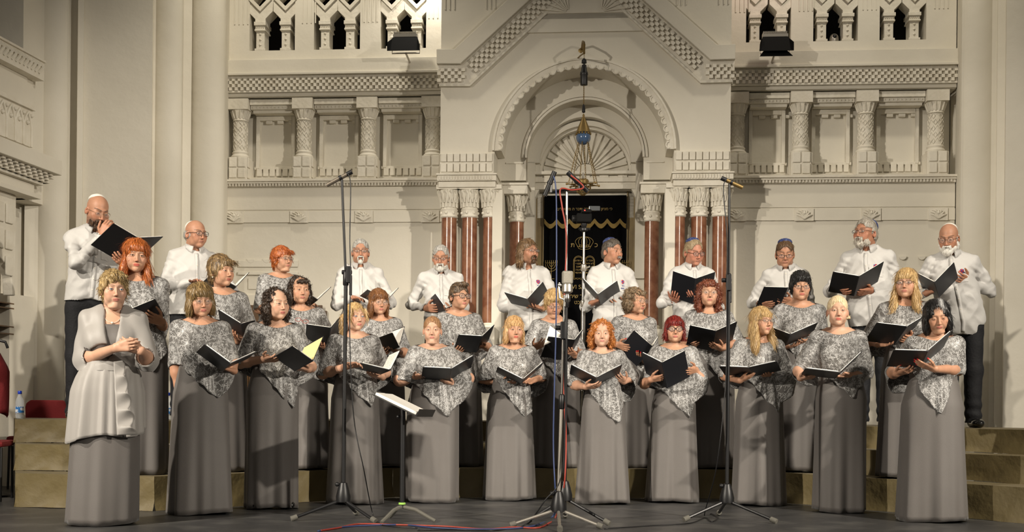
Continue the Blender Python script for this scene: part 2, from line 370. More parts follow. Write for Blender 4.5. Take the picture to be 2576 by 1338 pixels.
# small low relief panel and door low on the left part of the wall
b = MB(); a, c = U(600, 690), U(750, 690)
b.wb(a, c, Z(680, 672), Z(680, 655), 0, .02); b.wb(a, c, Z(680, 692), Z(680, 684), 0, .03)
for x in (632, 672, 712): b.ring(U(x, 655), Z(680, 652), .0, .045, 0, .022, PI, 2*PI, 12)
b.wb(U(625, 720), U(728, 720), Z(680, 728), Z(680, 700), 0, .015); b.wb(a, c, Z(680, 775), Z(680, 742), 0, .03); trim(b, 'plaster', BW.mx, bev=.004)
b = MB(); a, c = U(2240, 690), U(2372, 690)
b.wb(a, c, Z(2300, 692), Z(2300, 684), 0, .03); b.wb(a, c, Z(2300, 730), Z(2300, 720), 0, .03)
for x in (2270, 2318): b.ring(U(x, 640), Z(2300, 645), .0, .04, 0, .03, PI, 2*PI, 12)
trim(b, 'plaster', BW.mx, bev=.004)
b = MB(); a, c = U(617, 900), U(822, 900); zt = Z(700, 782)
b.wb(a, c, .0, zt, 0, .05); door = struct(obj('door_1', b, 'wood', None, BW.mx))
b = MB()
for k in range(2):
    for j in range(3): w_ = (c-a)/2; b.wb(a+k*w_+.06, a+(k+1)*w_-.04, .15+j*.62, .65+j*.62, .05, .062)
struct(obj('trim_door_panels', b, 'wood', door, BW.mx, bev=.01))
# ---------------------------------------------------------------- the ark front (stands out of the wall)
Up = lambda x, y=400: U(x, y, pv)
Zp = lambda y, x=1470: Z(x, y, pv)
R1 = .935; za = Zp(379); zcap = Zp(470); z_imp = Zp(437)
sy = lambda x: (uc-abs(Up(x)-uc), uc+abs(Up(x)-uc))                        # a pixel on the left half and its mirror
b = MB(); ztop = ZT
for a, c in ((uPL, uc-R1), (uc+R1, uPR)): b.wb(a, c, z_imp, ztop, -.5, pv)
n = 48
for i in range(n):                                                        # spandrel above the arch
    t0, t1 = PI*i/n, PI*(i+1)/n
    P = [(uc+R1*math.cos(t0), za+R1*math.sin(t0)), (uc+R1*math.cos(t0), ztop), (uc+R1*math.cos(t1), ztop), (uc+R1*math.cos(t1), za+R1*math.sin(t1))]
    b.prism(P, .05, pv)
struct(obj('wall_ark', b, 'plaster', None, BW.mx))
b = MB(); b.ring(uc, za, R1-.075, R1+.0, pv-.06, pv+.045, n=64); b.ring(uc, za, R1-.0, R1+.02, pv-.06, pv+.06, n=64)   # scalloped rim
for k in range(33):
    t = PI*(k+.5)/33; r = R1-.05; cu, cz_ = uc+r*math.cos(t), za+r*math.sin(t)
    b.tube([(cu+.034*math.cos(t+PI/2+a)*1.0, -(pv+.05), cz_+.034*math.sin(t+PI/2+a)) for a in [PI*j/6-.0 for j in range(7)]], .009, 5)
trim(b, 'relief', BW.mx, smooth=40)
b = MB(); b.ring(uc, za, R1-.075, R1+.1, .15, pv-.06, n=64); trim(b, 'plaster', BW.mx, smooth=40)      # soffit
R2 = .63
b = MB(); b.ring(uc, za, R2, R1, -.05, .2, n=64); b.ring(uc, za, R2+.02, R2+.045, .2, .22, n=64); b.ring(uc, za, R2-.012, R2+.012, .18, .225, n=64)
for s_ in (-1, 1): b.wb(uc+s_*R2, uc+s_*R1, z_imp, za, -.05, .2); b.wb(uc+s_*(R2+.03), uc+s_*(R1-.09), za-.06, za-.045, .2, .215)
trim(b, 'plaster', BW.mx, smooth=35)
zf = za-.085                                                              # fan window
b = MB(); b.ring(uc, za, .50, R2+.03, -.3, -.05, n=64, r0b=.48); b.ring(uc, zf, .505, .56, -.3, -.12, n=64); b.ring(uc, zf, .478, .51, -.3, -.18, n=64); b.ring(uc, zf, .53, .95, -.36, -.29, n=48)
for s_ in (-1, 1): b.wb(uc+s_*.55, uc+s_*(R2+.03), 2.2, za+.01, -.3, -.05)
trim(b, 'plaster', BW.mx, smooth=35)
b = MB(); b.wb(uc-.66, uc+.66, 2.9, zf+.7, -.5, -.3)
for k in range(17):
    t = PI*(k+.5)/17; a = (math.cos(t), math.sin(t)); nn = (-a[1], a[0]); r0, r1 = .12, .47
    b.prism([(uc+r0*a[0]-.006*nn[0], zf+r0*a[1]-.006*nn[1]), (uc+r1*a[0]-.022*nn[0], zf+r1*a[1]-.022*nn[1]), (uc+r1*a[0]+.022*nn[0], zf+r1*a[1]+.022*nn[1]), (uc+r0*a[0]+.006*nn[0], zf+r0*a[1]+.006*nn[1])], -.3, -.27)
b.ring(uc, zf, .0, .11, -.3, -.26, n=24)
trim(b, 'relief', BW.mx)
zd = Z(1470, 474, -.2)
b = MB(); b.wb(uc-.62, uc+.62, zf-.035, zf+.0, -.3, -.08); b.wb(uc-.58, uc+.58, zd, zf-.035, -.4, -.16)
for k in range(9):
    if k % 2 == 0: b.wb(uc-.46+k*.1022, uc-.46+(k+1)*.1022, zd+.11, zd+.19, -.16, -.14)
b.wb(uc-.58, uc+.58, zd+.06, zd+.11, -.16, -.135); b.wb(uc-.62, uc+.62, zd-.02, zd+.03, -.3, -.13); trim(b, 'relief', BW.mx, bev=.004)
b = MB()
for s_ in (-1, 1):
    b.wb(uc+s_*.555, uc+s_*.66, 0, zd+.02, -.5, -.1)
    b.prism([(uc+s_*.555, zd+.02), (uc+s_*.555, zd-.12), (uc+s_*.53, zd-.06), (uc+s_*.48, zd+.02)][::s_], -.4, -.14)
trim(b, 'plaster', BW.mx)
b = MB()
for s_ in (-1, 1): b.wb(uc+s_*.46, uc+s_*.555, 0, zd-.02, -.5, -.3); b.wb(uc+s_*.46, uc+s_*.475, 0, zd-.02, -.3, -.28); b.wb(uc+s_*.535, uc+s_*.555, 0, zd-.02, -.3, -.27)
b.wb(uc-.555, uc+.555, zd-.06, zd, -.5, -.3)
struct(obj('door_2', b, 'brass_jamb', None, BW.mx, bev=.004))
# imposts with two rows of square studs, entablature, backing walls
for s_ in (-1, 1):
    a, c = sorted((uc+s_*(R1+.005), uc+s_*(uPR-uc)))
    b = MB(); z0, z1 = Zp(435), Zp(384); b.wb(a, c, z0, z1, pv, pv+.035)
    n = 8; w_ = (c-a-.02)/n
    for j in range(2):
        for k in range(n): zz0 = z0+.012+j*(z1-z0)/2; b.wb(a+.01+k*w_+.004, a+.01+(k+1)*w_-.004, zz0, zz0+(z1-z0)/2-.018, pv+.035, pv+.052)
    trim(b, 'relief', BW.mx, bev=.006)
    b = MB(); z2 = Zp(470); zm = Zp(455); b.wb(a-.02, c+.03, zm, Zp(441), -.2, pv+.06); b.wb(a-.01, c+.02, z2, zm, -.2, pv+.03); b.wb(a-.03, c+.04, Zp(441), Zp(437), -.2, pv+.08)
    n = int((c-a)/.03)
    for k in range(n): b.wb(a+k*.03, a+k*.03+.016, zm+.008, Zp(443), pv+.06, pv+.07)
    a2, c2 = sorted((uc+s_*.60, uc+s_*(R1-.02)))
    b.wb(a2, c2, Zp(478), Zp(452), -.1, .36); b.wb(a2-.015, c2+.015, Zp(456), Zp(450), -.1, .38); trim(b, 'relief', BW.mx, bev=.004)
    b = MB(); b.wb(a, c, 0, z2, -.3, pv-.42); b.wb(uc+s_*(R1+.02), uc+s_*(R1-.085), 0, z2, -.3, pv-.02); b.wb(uc+s_*(R1-.1), uc+s_*.62, 0, z_imp, -.4, -.12)
    struct(obj('wall_ark_side', b, 'plaster', None, BW.mx))
    b = MB(); zb = Zp(824); b.wb(a-.02, c+.03, 0, zb, -.3, pv+.06); b.wb(a-.04, c+.05, 0, .35, -.3, pv+.1); b.wb(a2, c2, 0, zb, -.3, .36); trim(b, 'plaster', BW.mx, bev=.006)
# marble columns
names = {0: 'outermost', 1: 'middle', 2: 'innermost of the outer three', 3: 'nearest to the black ark curtain'}
for s_ in (-1, 1):
    for k, x in enumerate((1129.5, 1181, 1234, 1299.5)):
        p = pv-.11 if k < 3 else .2
        u = uc+s_*abs(U(x, 600, p)-uc); e = empty('marble_column', BW.at(u, 0, p)); q = .082 if k < 3 else .078
        zt = Z(1470, 470 if k < 3 else 478, p); zs = Z(1470, 548 if k < 3 else 559, p); zb = Zp(824); zn = zs+(zt-zs)*.3
        b = MB(); b.lathe([(q, zb+.03), (q*.97, zs+.01)], n=28); obj('shaft', b, 'marble', e, smooth=40)
        b = MB(); b.lathe([(q*1.3, zb-.02), (q*1.3, zb+.0), (q*1.1, zb+.02), (q*1.18, zb+.035), (q*1.02, zb+.05)], n=24); obj('base', b, 'relief', e, smooth=40)
        b = MB(); b.lathe([(q*1.02, zs), (q*1.14, zs+.012), (q*1.06, zs+.03), (q*1.04, zn-.03), (q*1.14, zn-.012), (q*1.02, zn), (q*1.05, zn+.08), (q*1.35, zt-.09), (q*1.45, zt-.02)], n=28)
        b.wb(-q*1.5, q*1.5, zt-.035, zt+.01, -q*1.5, q*1.45)
        for j in range(14):
            t = 2*PI*j/14; a, c = math.cos(t), math.sin(t); r = q*1.06
            b.tube([(r*a, r*c, zn+.01), (r*1.08*a, r*1.08*c, zn+.08), (r*1.32*math.cos(t+.16), r*1.32*math.sin(t+.16), zn+.15), (r*1.48*a, r*1.48*c, zt-.05)], .014, 6, r1=.009)
            b.tube([(r*1.1*math.cos(t+.22), r*1.1*math.sin(t+.22), zn+.06), (r*1.25*math.cos(t+.22), r*1.25*math.sin(t+.22), zn+.14), (r*1.42*math.cos(t+.1), r*1.42*math.sin(t+.1), zt-.04)], .009, 5, r1=.014)
            if j % 2 == 0: b.ball((r*1.0*a, r*1.0*c, (zs+zn)/2), .017, 6)
        obj('capital', b, 'relief', e, smooth=40)
        side = 'left' if s_ < 0 else 'right'
        tag(e, 'polished red-brown marble column with white carved capital, '+(('%s of the three %s of the ark' % (['outermost', 'middle', 'innermost'][k], side)) if k < 3 else 'single one just %s of the black curtain' % side), 'column', 'marble columns of the ark front')
# gable: shoulder, raking fascia and chequered band, inner mouldings
pg = pv+.09
Pg = lambda x, y: BW.W(x, y, pg)
def mir(P, s_): return [((u if s_ < 0 else 2*uc-u), z) for u, z in P][::(1 if s_ < 0 else -1)]
a0, a1, a2, a3, a4, a5 = Pg(1098, 123), Pg(1098, 160), Pg(1158, 160), Pg(1372, -38), Pg(1316, -38), Pg(1143, 123)
c1, c2, c3 = Pg(1103, 209), Pg(1179, 209), Pg(1440, -38)
for s_ in (-1, 1):
    b = MB(); b.prism(mir([a0, a1, a2, a3, a4, a5], s_), .1, pg); trim(b, 'plaster', BW.mx, bev=.006)
    b = MB(); b.prism(mir([a1, c1, c2, c3, a3, a2], s_), .2, pv+.035)
    h = (a1[1]-c1[1])/5.6
    if True:
        w_ = h
        for j in range(4):
            zj = c1[1]+h*(.5+j)
            for i in range(int((a2[0]-a1[0]+.04)/w_)+1):
                if (i+j) % 2 == 0:
                    u = a1[0]+.005+i*w_; uu = (u, u+w_) if s_ < 0 else (2*uc-u, 2*uc-u-w_); b.wb(uu[0], uu[1], zj, zj+h, pv+.035, pv+.07)
        d = Vector((a3[0]-a2[0], a3[1]-a2[1])); Ld = d.length; d /= Ld; nn = Vector((d[1], -d[0]))
        for i in range(int(Ld/w_)):
            for j in range(4):
                if (i+j) % 2 == 0:
                    o_ = Vector(a2)+d*(i*w_+.06)+nn*((3.9-j)*h*.97)
                    q4 = [o_, o_+d*w_, o_+d*w_+nn*h*.97, o_+nn*h*.97]
                    b.prism(mir([tuple(v) for v in q4], s_), pv+.035, pv+.07)
    trim(b, 'relief', BW.mx)
    b = MB(); w2 = Vector(c2)+nn*.03                                        # thin bright bead under the band
    b.prism(mir([c1, (c1[0], c1[1]-.02), (c2[0]+.006, c2[1]-.02), tuple(Vector(c3)+nn*.022), c3, c2], s_), pv, pv+.05); trim(b, 'plaster', BW.mx)
b = MB()
for y, x, p in ((82, 1314, .03), (66, 1332, .015), (50, 1350, .03), (36, 1366, .045)):
    u = BW.U(x, y, pv); zz_ = Zp(y); b.prism([(u, zz_), (2*uc-u, zz_), (2*uc-u-.3, zz_+.4), (u+.3, zz_+.4)], pv-.02, pv+p)
trim(b, 'plaster', BW.mx, bev=.004)
b = MB()
for s_ in (-1, 1):
    o_ = (uc+s_*.17, Zp(34))
    for k in range(6):
        t = PI/2+s_*-1*(k+.3)*.27; b.tube([(o_[0]+.03*math.cos(t), -(pv+.055), o_[1]+.03*math.sin(t)), (o_[0]+.3*math.cos(t), -(pv+.055), o_[1]+.3*math.sin(t))], .005, 5, r1=.016)
trim(b, 'relief', BW.mx)
b = MB(); zr = Zp(18)
for x in (1119, 1130, 1142, 1222, 1233, 1244): 
    for s_ in (-1, 1): u = uc+s_*abs(Up(x, 10)-uc); b.wb(u, u+.01, zr, ZT, pv, pv+.008)
trim(b, 'plaster', BW.mx)
# ---------------------------------------------------------------- tall piers left and right of the back wall
X = lambda x, d: ray(x, 700)[0]*d
pts = [(574, 13.45), (562, 13.0), (478, 12.95), (477, 12.85), (456, 12.8), (452, 12.5), (380, 12.42), (378, 12.15), (206, 12.0), (205, 11.9), (190, 11.86), (188, 11.98), (168, 11.95), (166, 11.7), (86, 11.6), (60, 11.55)]
P = [(X(x, d), d) for x, d in pts]
b = MB(); b.plan(P+[(P[-1][0]-.1, 14.2), (P[0][0], 14.2)], 0, ZT); struct(obj('wall_left', b, 'plaster'))
for x0, x1, d in ((476, 561, 12.98), (380, 453, 12.52), (86, 167, 11.72)):
    b = MB(); xa, xb = X(x0, d), X(x1, d); b.lathe([((xb-xa)/2, 0), ((xb-xa)/2, ZT)], ((xa+xb)/2, d, 0), 48, sy=.8); trim(b, 'plaster', smooth=40)
pts = [(2400, 12.75), (2414, 12.3), (2503, 12.2), (2504, 12.1), (2524, 12.05), (2526, 11.8), (2720, 11.4)]
P = [(X(x, d), d) for x, d in pts]
b = MB(); b.plan([(P[0][0], 14.2)]+P+[(P[-1][0], 14.2)], 0, ZT); struct(obj('wall_right', b, 'plaster'))
b = MB(); xa, xb = X(2412, 12.35), X(2503, 12.35); b.lathe([((xb-xa)/2, 0), ((xb-xa)/2, ZT)], ((xa+xb)/2, 12.35, 0), 48, sy=.8); trim(b, 'plaster', smooth=40)
# ---------------------------------------------------------------- side balcony at the far left
th = math.radians(82); LW = Frame((X(84, 11.35), 11.35), th); N0 = -3.2
lz = lambda x, y, p=0: LW.Z(x, y, p)
zs = {k: lz(60, y, p) for k, (y, p) in dict(rail=(137, .05), r2=(170, .05), pan=(268, 0), fr=(334, .05), led=(368, .25), led2=(408, .25), ch=(440, .15), f1=(452, .1), f2=(478, .08), soff=(492, .05)).items()}
b = MB(); u1 = 0.
b.wb(N0, u1, zs['r2']-.05, zs['rail'], -.1, .09); b.wb(N0, u1, zs['rail'], zs['rail']+.02, -.1, .11)
for i in range(48): u = N0+i*.066; b.tube([(u, -.09, zs['r2']+.0), (u+.03, -.12, (zs['r2']+zs['rail'])/2), (u+.015, -.09, zs['rail']-.02)], .014, 5)
trim(b, 'relief', LW.mx, smooth=40)
b = MB(); b.wb(N0, u1-.14, zs['pan'], zs['r2']-.03, -.15, .0); b.wb(N0, u1, zs['led'], zs['r2'], -.2, -.02); trim(b, 'plaster', LW.mx)
b = MB(); b.wb(N0, u1-.1, zs['fr']-.1, zs['pan'], -.1, .03); b.wb(N0, u1-.09, zs['pan']-.02, zs['pan']+.02, -.1, .06)
for i in range(22):
    u = u1-.12-i*.14; z0, z1 = zs['fr']-.1, zs['pan']-.03; m = (z0+z1)/2
    b.tube([(u, -.035, z0), (u, -.035, m+.02), (u-.035, -.04, m+.1), (u-.07, -.04, z1-.02), (u-.105, -.04, m+.1), (u-.14, -.035, m+.02)], .012, 6); b.ball((u-.07, -.04, m+.05), .02, 8); b.ball((u, -.04, z1-.04), .018, 8)
trim(b, 'relief', LW.mx, smooth=40)
b = MB(); b.wb(N0, u1+.02, zs['led2'], zs['led'], -.2, .27); trim(b, 'plaster', LW.mx, bev=.006)
b = MB(); b.wb(N0, u1, zs['ch'], zs['led2'], -.2, .14)
for j in range(4):
    for i in range(62):
        if (i+j) % 2 == 0: h = (zs['led2']-zs['ch'])/4; u = u1-.01-i*.05; b.wb(u-.05, u, zs['ch']+j*h, zs['ch']+(j+1)*h, .1, .165+.02*j)
trim(b, 'relief', LW.mx)
b = MB(); b.wb(N0, u1-.05, zs['f1'], zs['ch'], -.2, .12); b.wb(N0, u1-.12, zs['f2'], zs['f1'], -.2, .07); b.wb(N0, u1-.05, zs['soff'], zs['f2'], -.2, .1); trim(b, 'plaster', LW.mx, bev=.004)
b = MB(); z0 = lz(20, 680); z1 = zs['soff']; uq = LW.U(38, 600)                   # pierced bracket arch under the balcony
b.prism([(uq+.05, z1), (N0, z1), (N0, z1-.4), (uq-.55, lz(20, 615)), (uq-.28, lz(20, 640)), (uq-.12, lz(20, 662)), (uq-.02, lz(20, 690)), (uq-.0, lz(20, 740)), (uq+.05, lz(20, 740))], -.12, -.02)
for i in range(8):
    for j in range(3): u = uq-.02-i*.15; zz_ = z1-.1-j*.24; (j < 2 or i < 1) and b.wb(u-.12, u, zz_-.18, zz_, -.02, .0)
trim(b, 'relief', LW.mx, bev=.01)
b = MB(); b.wb(N0, u1+.3, 0, z1, -.5, -.4); b.wb(u1-.3, u1+.3, 0, z1, -.4, -.25); b.wb(u1-.2, u1+.3, 0, lz(40, 735), -.3, -.12); b.wb(u1-.13, u1+.3, z1, zs['rail']+1.3, -.5, -.05)
b.wb(N0, u1+.3, 0, lz(20, 765, -.4), -.4, -.37)
struct(obj('wall_left_side', b, 'plaster', None, LW.mx))
b = MB(); b.wb(N0, u1+.1, zs['r2'], ZT+.5, -1.6, -1.5); struct(obj('wall_left_gallery', b, 'gallery_shade', None, LW.mx))
b = MB()
for y in (764, 776, 822, 840): b.wb(N0, u1-.13, lz(40, y+3, -.12), lz(40, y, -.12), -.4, -.117)
trim(b, 'wood', LW.mx)
# ---------------------------------------------------------------- risers covered with gold-brown cloth
FRONT = [(-3.74, 9.0), (-2.62, 8.75), (-1.02, 10.27), (1.95, 10.5), (3.95, 8.05)]; TREAD = .38
def off(i, t):
    """front polyline moved back by t, with mitred corners"""
    p = [Vector(q) for q in FRONT]; v = p[i]
    def nrm(a, b): d = (b-a).normalized(); return Vector((-d.y, d.x))
    if i == 0: return v+Vector((-.42, .98))*t
    if i == len(p)-1: return v+nrm(p[-2], p[-1])*t
    a, b = nrm(p[i-1], v), nrm(v, p[i+1]); m = (a+b).normalized(); return v+m*t/max(m.dot(a), .3)
RL = ['gold-brown cloth-covered choir riser block at the far left', 'gold-brown cloth-covered choir riser wing angled at the left', 'gold-brown cloth-covered choir riser in the centre', 'gold-brown cloth-covered choir riser wing angled at the right']
HS = [0, .255, .46, .65]
for k in range(4):
    e = empty('choir_riser', loc=(0, 0, 0)); tag(e, RL[k], 'choir riser', 'choir risers')
    for st in range(3):
        t0, t1 = st*TREAD, (st+1)*TREAD if st < 2 else 1.75; bm = bmesh.new(); n = 44; rows = []
        a0, b0 = off(k, t0), off(k+1, t0); a1, b1 = off(k, t1), off(k+1, t1); d = (b0-a0).normalized(); nn = Vector((-d.y, d.x)); zl, zh = HS[st] if st else 0, HS[st+1]
        for j in range(12):
            row = []
            for i in range(n+1):
                q = a0.lerp(b0, i/n); x = i/n*(b0-a0).length
                if j < 9:
                    f = j/8; z = zl+(zh-zl)*f; r = random.Random(i*7+k*91+st*13)
                    wv = (.010*math.sin(x*9+3*f+k)+.008*math.sin(x*23-6*f+st))*(1-f)+(.02*(1-f)**4); q = q-nn*wv; z = z+(.006*math.sin(x*5+k)*(f < .05))
                else: q = q.lerp(a1.lerp(b1, i/n), (j-8)/3); z = zh-.001*(j == 11)
                row.append(bm.verts.new((q.x, q.y, max(z, .002))))
            rows.append(row)
        for p, q in zip(rows, rows[1:]):
            for i in range(n): bm.faces.new((p[i], p[i+1], q[i+1], q[i]))
        if k == 0: 
            L = [r[0] for r in rows]; base = [bm.verts.new((a1.x-.0, a1.y, z)) for z in (.002, zh)]; bm.faces.new([L[0], L[4], L[8], L[9], L[11], base[0]])
        obj(['lower_step', 'middle_step', 'top_step'][st], bm, 'riser', e, smooth=50)
# ---------------------------------------------------------------- ark curtain with its gold embroidery
pc = -.27; zc0 = lambda y: Z(1470, y, pc); xu = lambda x: U(x, 600, pc)
e = empty('ark_curtain', BW.at(uc, 0, pc)); L = lambda nm, mb, m, par=None, **k: obj(nm, mb, m, par or e, None, **k)
n = 60; b = MB(); rows = []
for z in np.linspace(.3, zd-.07, 12): rows.append([b.b.verts.new((-.455+.91*i/n, .012*math.sin(i*.9)+.008*math.sin(i*.41+z), z)) for i in range(n+1)])
for p, q in zip(rows, rows[1:]):
    for i in range(n): b.b.faces.new((p[i], p[i+1], q[i+1], q[i]))
L('velvet', b, 'velvet', smooth=True, solid=.006)
scz = lambda u: zc0(571)+.06*(1-abs(math.sin((u/.91+.5)*PI*6.5)))
b = MB(); us = np.linspace(-.455, .455, 131); T = [[b.b.verts.new((u, -.03, z)) for u in us for z in [zd-.07]], [b.b.verts.new((u, -.03, scz(u)+.02)) for u in us]]
for i in range(130): b.b.faces.new((T[0][i], T[0][i+1], T[1][i+1], T[1][i]))
val = L('valance', b, 'velvet', solid=.006)
b = MB(); 
for u in np.linspace(-.45, .45, 150): z = scz(u); b.tube([(u, -.036, z+.022), (u, -.038, z-.022)], .0028, 4)
b.tube([(u, -.038, scz(u)+.024) for u in us], .004, 5); L('gold_fringe', b, 'gold', val)
def stroke(name, lines, r, par=None, y=-.022):
    b = MB()
    for l in lines: b.tube([(x, y, z) for x, z in l], r, 5)
    return L(name, b, 'gold', par)
arc = lambda cx, cz, rx, rz, a0, a1, n=14: [(cx+rx*math.cos(math.radians(a0+(a1-a0)*i/n)), cz+rz*math.sin(math.radians(a0+(a1-a0)*i/n))) for i in range(n+1)]
zk = zc0(622); xk = xu(1470)-uc                                              # crown
stroke('embroidered_crown', [arc(xk, zk+.015, .075, .018, 180, 360), arc(xk, zk-.01, .065, .016, 180, 360), [(xk-.075, zk+.015), (xk-.065, zk-.01)], [(xk+.075, zk+.015), (xk+.065, zk-.01)]] +
       [arc(xk+s_*.0, zk+.055, w_, .06, 90*0+(0 if s_ > 0 else 180), 90, 10) for s_ in (-1, 1) for w_ in (.03, .065, .1)] + [[(xk+s_*w_, zk+.055), (xk+s_*w_*.72, zk+.004)] for s_ in (-1, 1) for w_ in (.03, .065, .1)] + [arc(xk+dx, zk+.012, .012, .012, 0, 360) for dx in (-.04, 0, .04)], .0028)
zt0, zt1 = zc0(700), zc0(650); 
for s_ in (-1, 1):
    xa = xk+s_*.062; stroke('embroidered_tablet', [[(xa-.055, zt0), (xa-.055, zt1-.03)]+arc(xa, zt1-.03, .055, .055, 180, 0)+[(xa+.055, zt0), (xa-.055, zt0)], [(xa-.046, zt0+.01), (xa-.046, zt1-.032)]+arc(xa, zt1-.032, .046, .046, 180, 0)+[(xa+.046, zt0+.01)]], .0024)
    for k, t in enumerate(('אנכי ה', 'לא יהיה', 'לא תשא', 'זכור את', 'כבד את') if s_ > 0 else ('לא תרצח', 'תנאף', 'תגנב', 'תענה', 'תחמד')):
        o = text(t, .028, 'gold', None, e, 'embroidered_verse', .001, True); o.matrix_local = Matrix.Translation((xa, -.022, zt1-.035-.034*k)) @ Matrix.Rotation(PI/2, 4, 'X')
stroke('embroidered_border', [[(xk-.14, zt0-.012+.008*(i % 2)) if False else (xk-.14+.28*i/16, zt0-.015+.008*(i % 2)) for i in range(17)]], .0022)
for x in (1388, 1566):
    xm = xu(x)-uc; zb, zt_ = zc0(702), zc0(662)
    stroke('embroidered_menorah', [[(xm, zb), (xm, zt_+.0)]]+[arc(xm, zt_-.01, w_, w_*1.25, 180, 360) for w_ in (.022, .044, .066)]+[[(xm-.035, zb), (xm+.035, zb)]]+[[(xm+dx, zt_), (xm+dx, zt_+.03)] for dx in (-.066, -.044, -.022, 0, .022, .044, .066)]+[[(xm-.07, zt_), (xm+.07, zt_)]], .003)
for t, x, y, sz, hb in (('כי מציון תצא תורה ודבר ה מירושלים', 1470, 530, .042, 1), ('ת', 1441, 622, .07, 1), ('כ', 1500, 622, .07, 1), ('NOVI SAD', 1450, 727, .065, 0), ('סופר שיחיו', 1458, 750, .062, 1), ('תשכט', 1462, 765, .055, 1)):
    o = text(t, sz, 'gold', None, e, 'embroidered_words', .001, bool(hb)); o.matrix_local = Matrix.Translation((xu(x)-uc, -.037 if y < 560 else -.022, zc0(y))) @ Matrix.Rotation(PI/2, 4, 'X')
tag(e, 'black velvet ark curtain embroidered in gold with crown, tablets and Hebrew lettering', 'curtain')
# ---------------------------------------------------------------- hanging lamp before the ark
dl = 12.02; q = dl/F; c0 = at(1468, 300, dl); zz_ = lambda y: at(1468, y, dl).z-c0.z
e = empty('hanging_lamp', loc=c0); L = lambda nm, mb, m, **k: obj(nm, mb, m, e, None, **k)
pb = .45; b = MB(); b.tube([(.0, pb, zz_(92)), (0, pb*.6, zz_(84)), (0, .08, zz_(100)), (0, 0, zz_(112)), (0, .03, zz_(124)), (0, .01, zz_(134))], .012, 8); b.tube([(-.05, pb, zz_(116)), (-.02, .2, zz_(124)), (0, .02, zz_(132))], .008, 6)
b.ball((0, pb-.005, zz_(95)), .045, 10, sy=.3); L('wall_bracket', b, 'gilt', smooth=40)
def chain(b, p0, p1, r=.008, t=.0022):
    p0, p1 = Vector(p0), Vector(p1); m = max(2, int((p1-p0).length/(r*2.2))); d = (p1-p0).normalized(); u = d.orthogonal().normalized(); v = d.cross(u)
    for i in range(m):
        c = p0.lerp(p1, (i+.5)/m); w_ = u if i % 2 else v; b.tube([c+d*r*1.5*math.cos(a)+w_*r*.8*math.sin(a) for a in [2*PI*k/8 for k in range(9)]], t, 4, cap=False)
b = MB(); chain(b, (0, 0, zz_(134)), (0, 0, zz_(150))); L('upper_chain', b, 'gilt'); b = MB(); chain(b, (0, 0, zz_(214)), (0, 0, zz_(266)), .008, .003); L('upper_chain', b, 'gilt')
b = MB(); b.lathe([(.012, zz_(160)), (.026, zz_(159)), (.024, zz_(151)), (.008, zz_(147))], n=16); L('black_plug', b, 'black', smooth=40); b = MB(); b.lathe([(.02, zz_(215)), (.037, zz_(214)), (.037, zz_(190)), (.042, zz_(188)), (.04, zz_(183)), (.03, zz_(178)), (.024, zz_(164)), (.01, zz_(162))], n=20); b.tube([(0, 0, zz_(160)), (0, 0, zz_(165))], .008, 8); L('black_fitting', b, 'black', smooth=40); b = MB()
b.lathe([(.004, zz_(284)), (.018, zz_(282)), (.014, zz_(266)), (.005, zz_(262))], n=12); L('black_ferrule', b, 'black', smooth=40)
b = MB(); b.lathe([(.072, zz_(334)), (.064, zz_(326)), (.045, zz_(314)), (.022, zz_(300)), (.01, zz_(294)), (.012, zz_(290)), (.004, zz_(286))], n=28)
for k in range(14): t = 2*PI*k/14; b.ball((.07*math.cos(t), .07*math.sin(t), zz_(334)-.012), .012, 6)
L('gilt_cone', b, 'gilt', smooth=40)
b = MB(); b.ball((0, 0, zz_(346)), .074, 24); L('blue_globe', b, 'blue_glass', smooth=True)
b = MB(); zr = zz_(465)
for k in range(6): b = MB(); t = 2*PI*(k+.25)/6; chain(b, (.05*math.cos(t), .05*math.sin(t), zz_(356)), (.155*math.cos(t), .155*math.sin(t), zr), .0085, .0022); L('hanging_chain', b, 'gilt')
b = MB()
for k in range(6):
    t = 2*PI*(k+.25)/6; b.tube([(.075*math.cos(t), .075*math.sin(t), zr), (.165*math.cos(t), .165*math.sin(t), zr)], .006, 6); b.ball((.17*math.cos(t), .17*math.sin(t), zr), .012, 8)
    t2 = t+2*PI/6; b.tube([(.14*math.cos(t), .14*math.sin(t), zr), (.09*math.cos(t+PI/6), .09*math.sin(t+PI/6), zr), (.14*math.cos(t2), .14*math.sin(t2), zr)], .005, 6)
for z, r in ((0, .082), (-.035, .078), (-.075, .055), (-.1, .02)): b.tube([(r*math.cos(a), r*math.sin(a), zr+z) for a in [2*PI*i/24 for i in range(25)]], .005, 5)
for k in range(10):
    t = 2*PI*k/10; b.tube([(r*math.cos(t+j*.25), r*math.sin(t+j*.25), zr+z) for j, (z, r) in enumerate(((0, .082), (-.035, .078), (-.075, .055), (-.105, .012)))], .005, 5)
b.lathe([(.03, zr+.0), (.055, zr+.01), (.06, zr+.04), (.05, zr+.055), (.03, zr+.06)], n=20); L('gilt_bowl', b, 'gilt', smooth=40)
b = MB(); b.lathe([(.012, zr+.055), (.012, zr+.1), (.006, zr+.12), (.0001, zr+.13)], n=10); L('glass_bulb', b, 'grille', smooth=True)
tag(e, 'gilt hanging lamp with blue globe and chains in front of the ark arch', 'lamp')
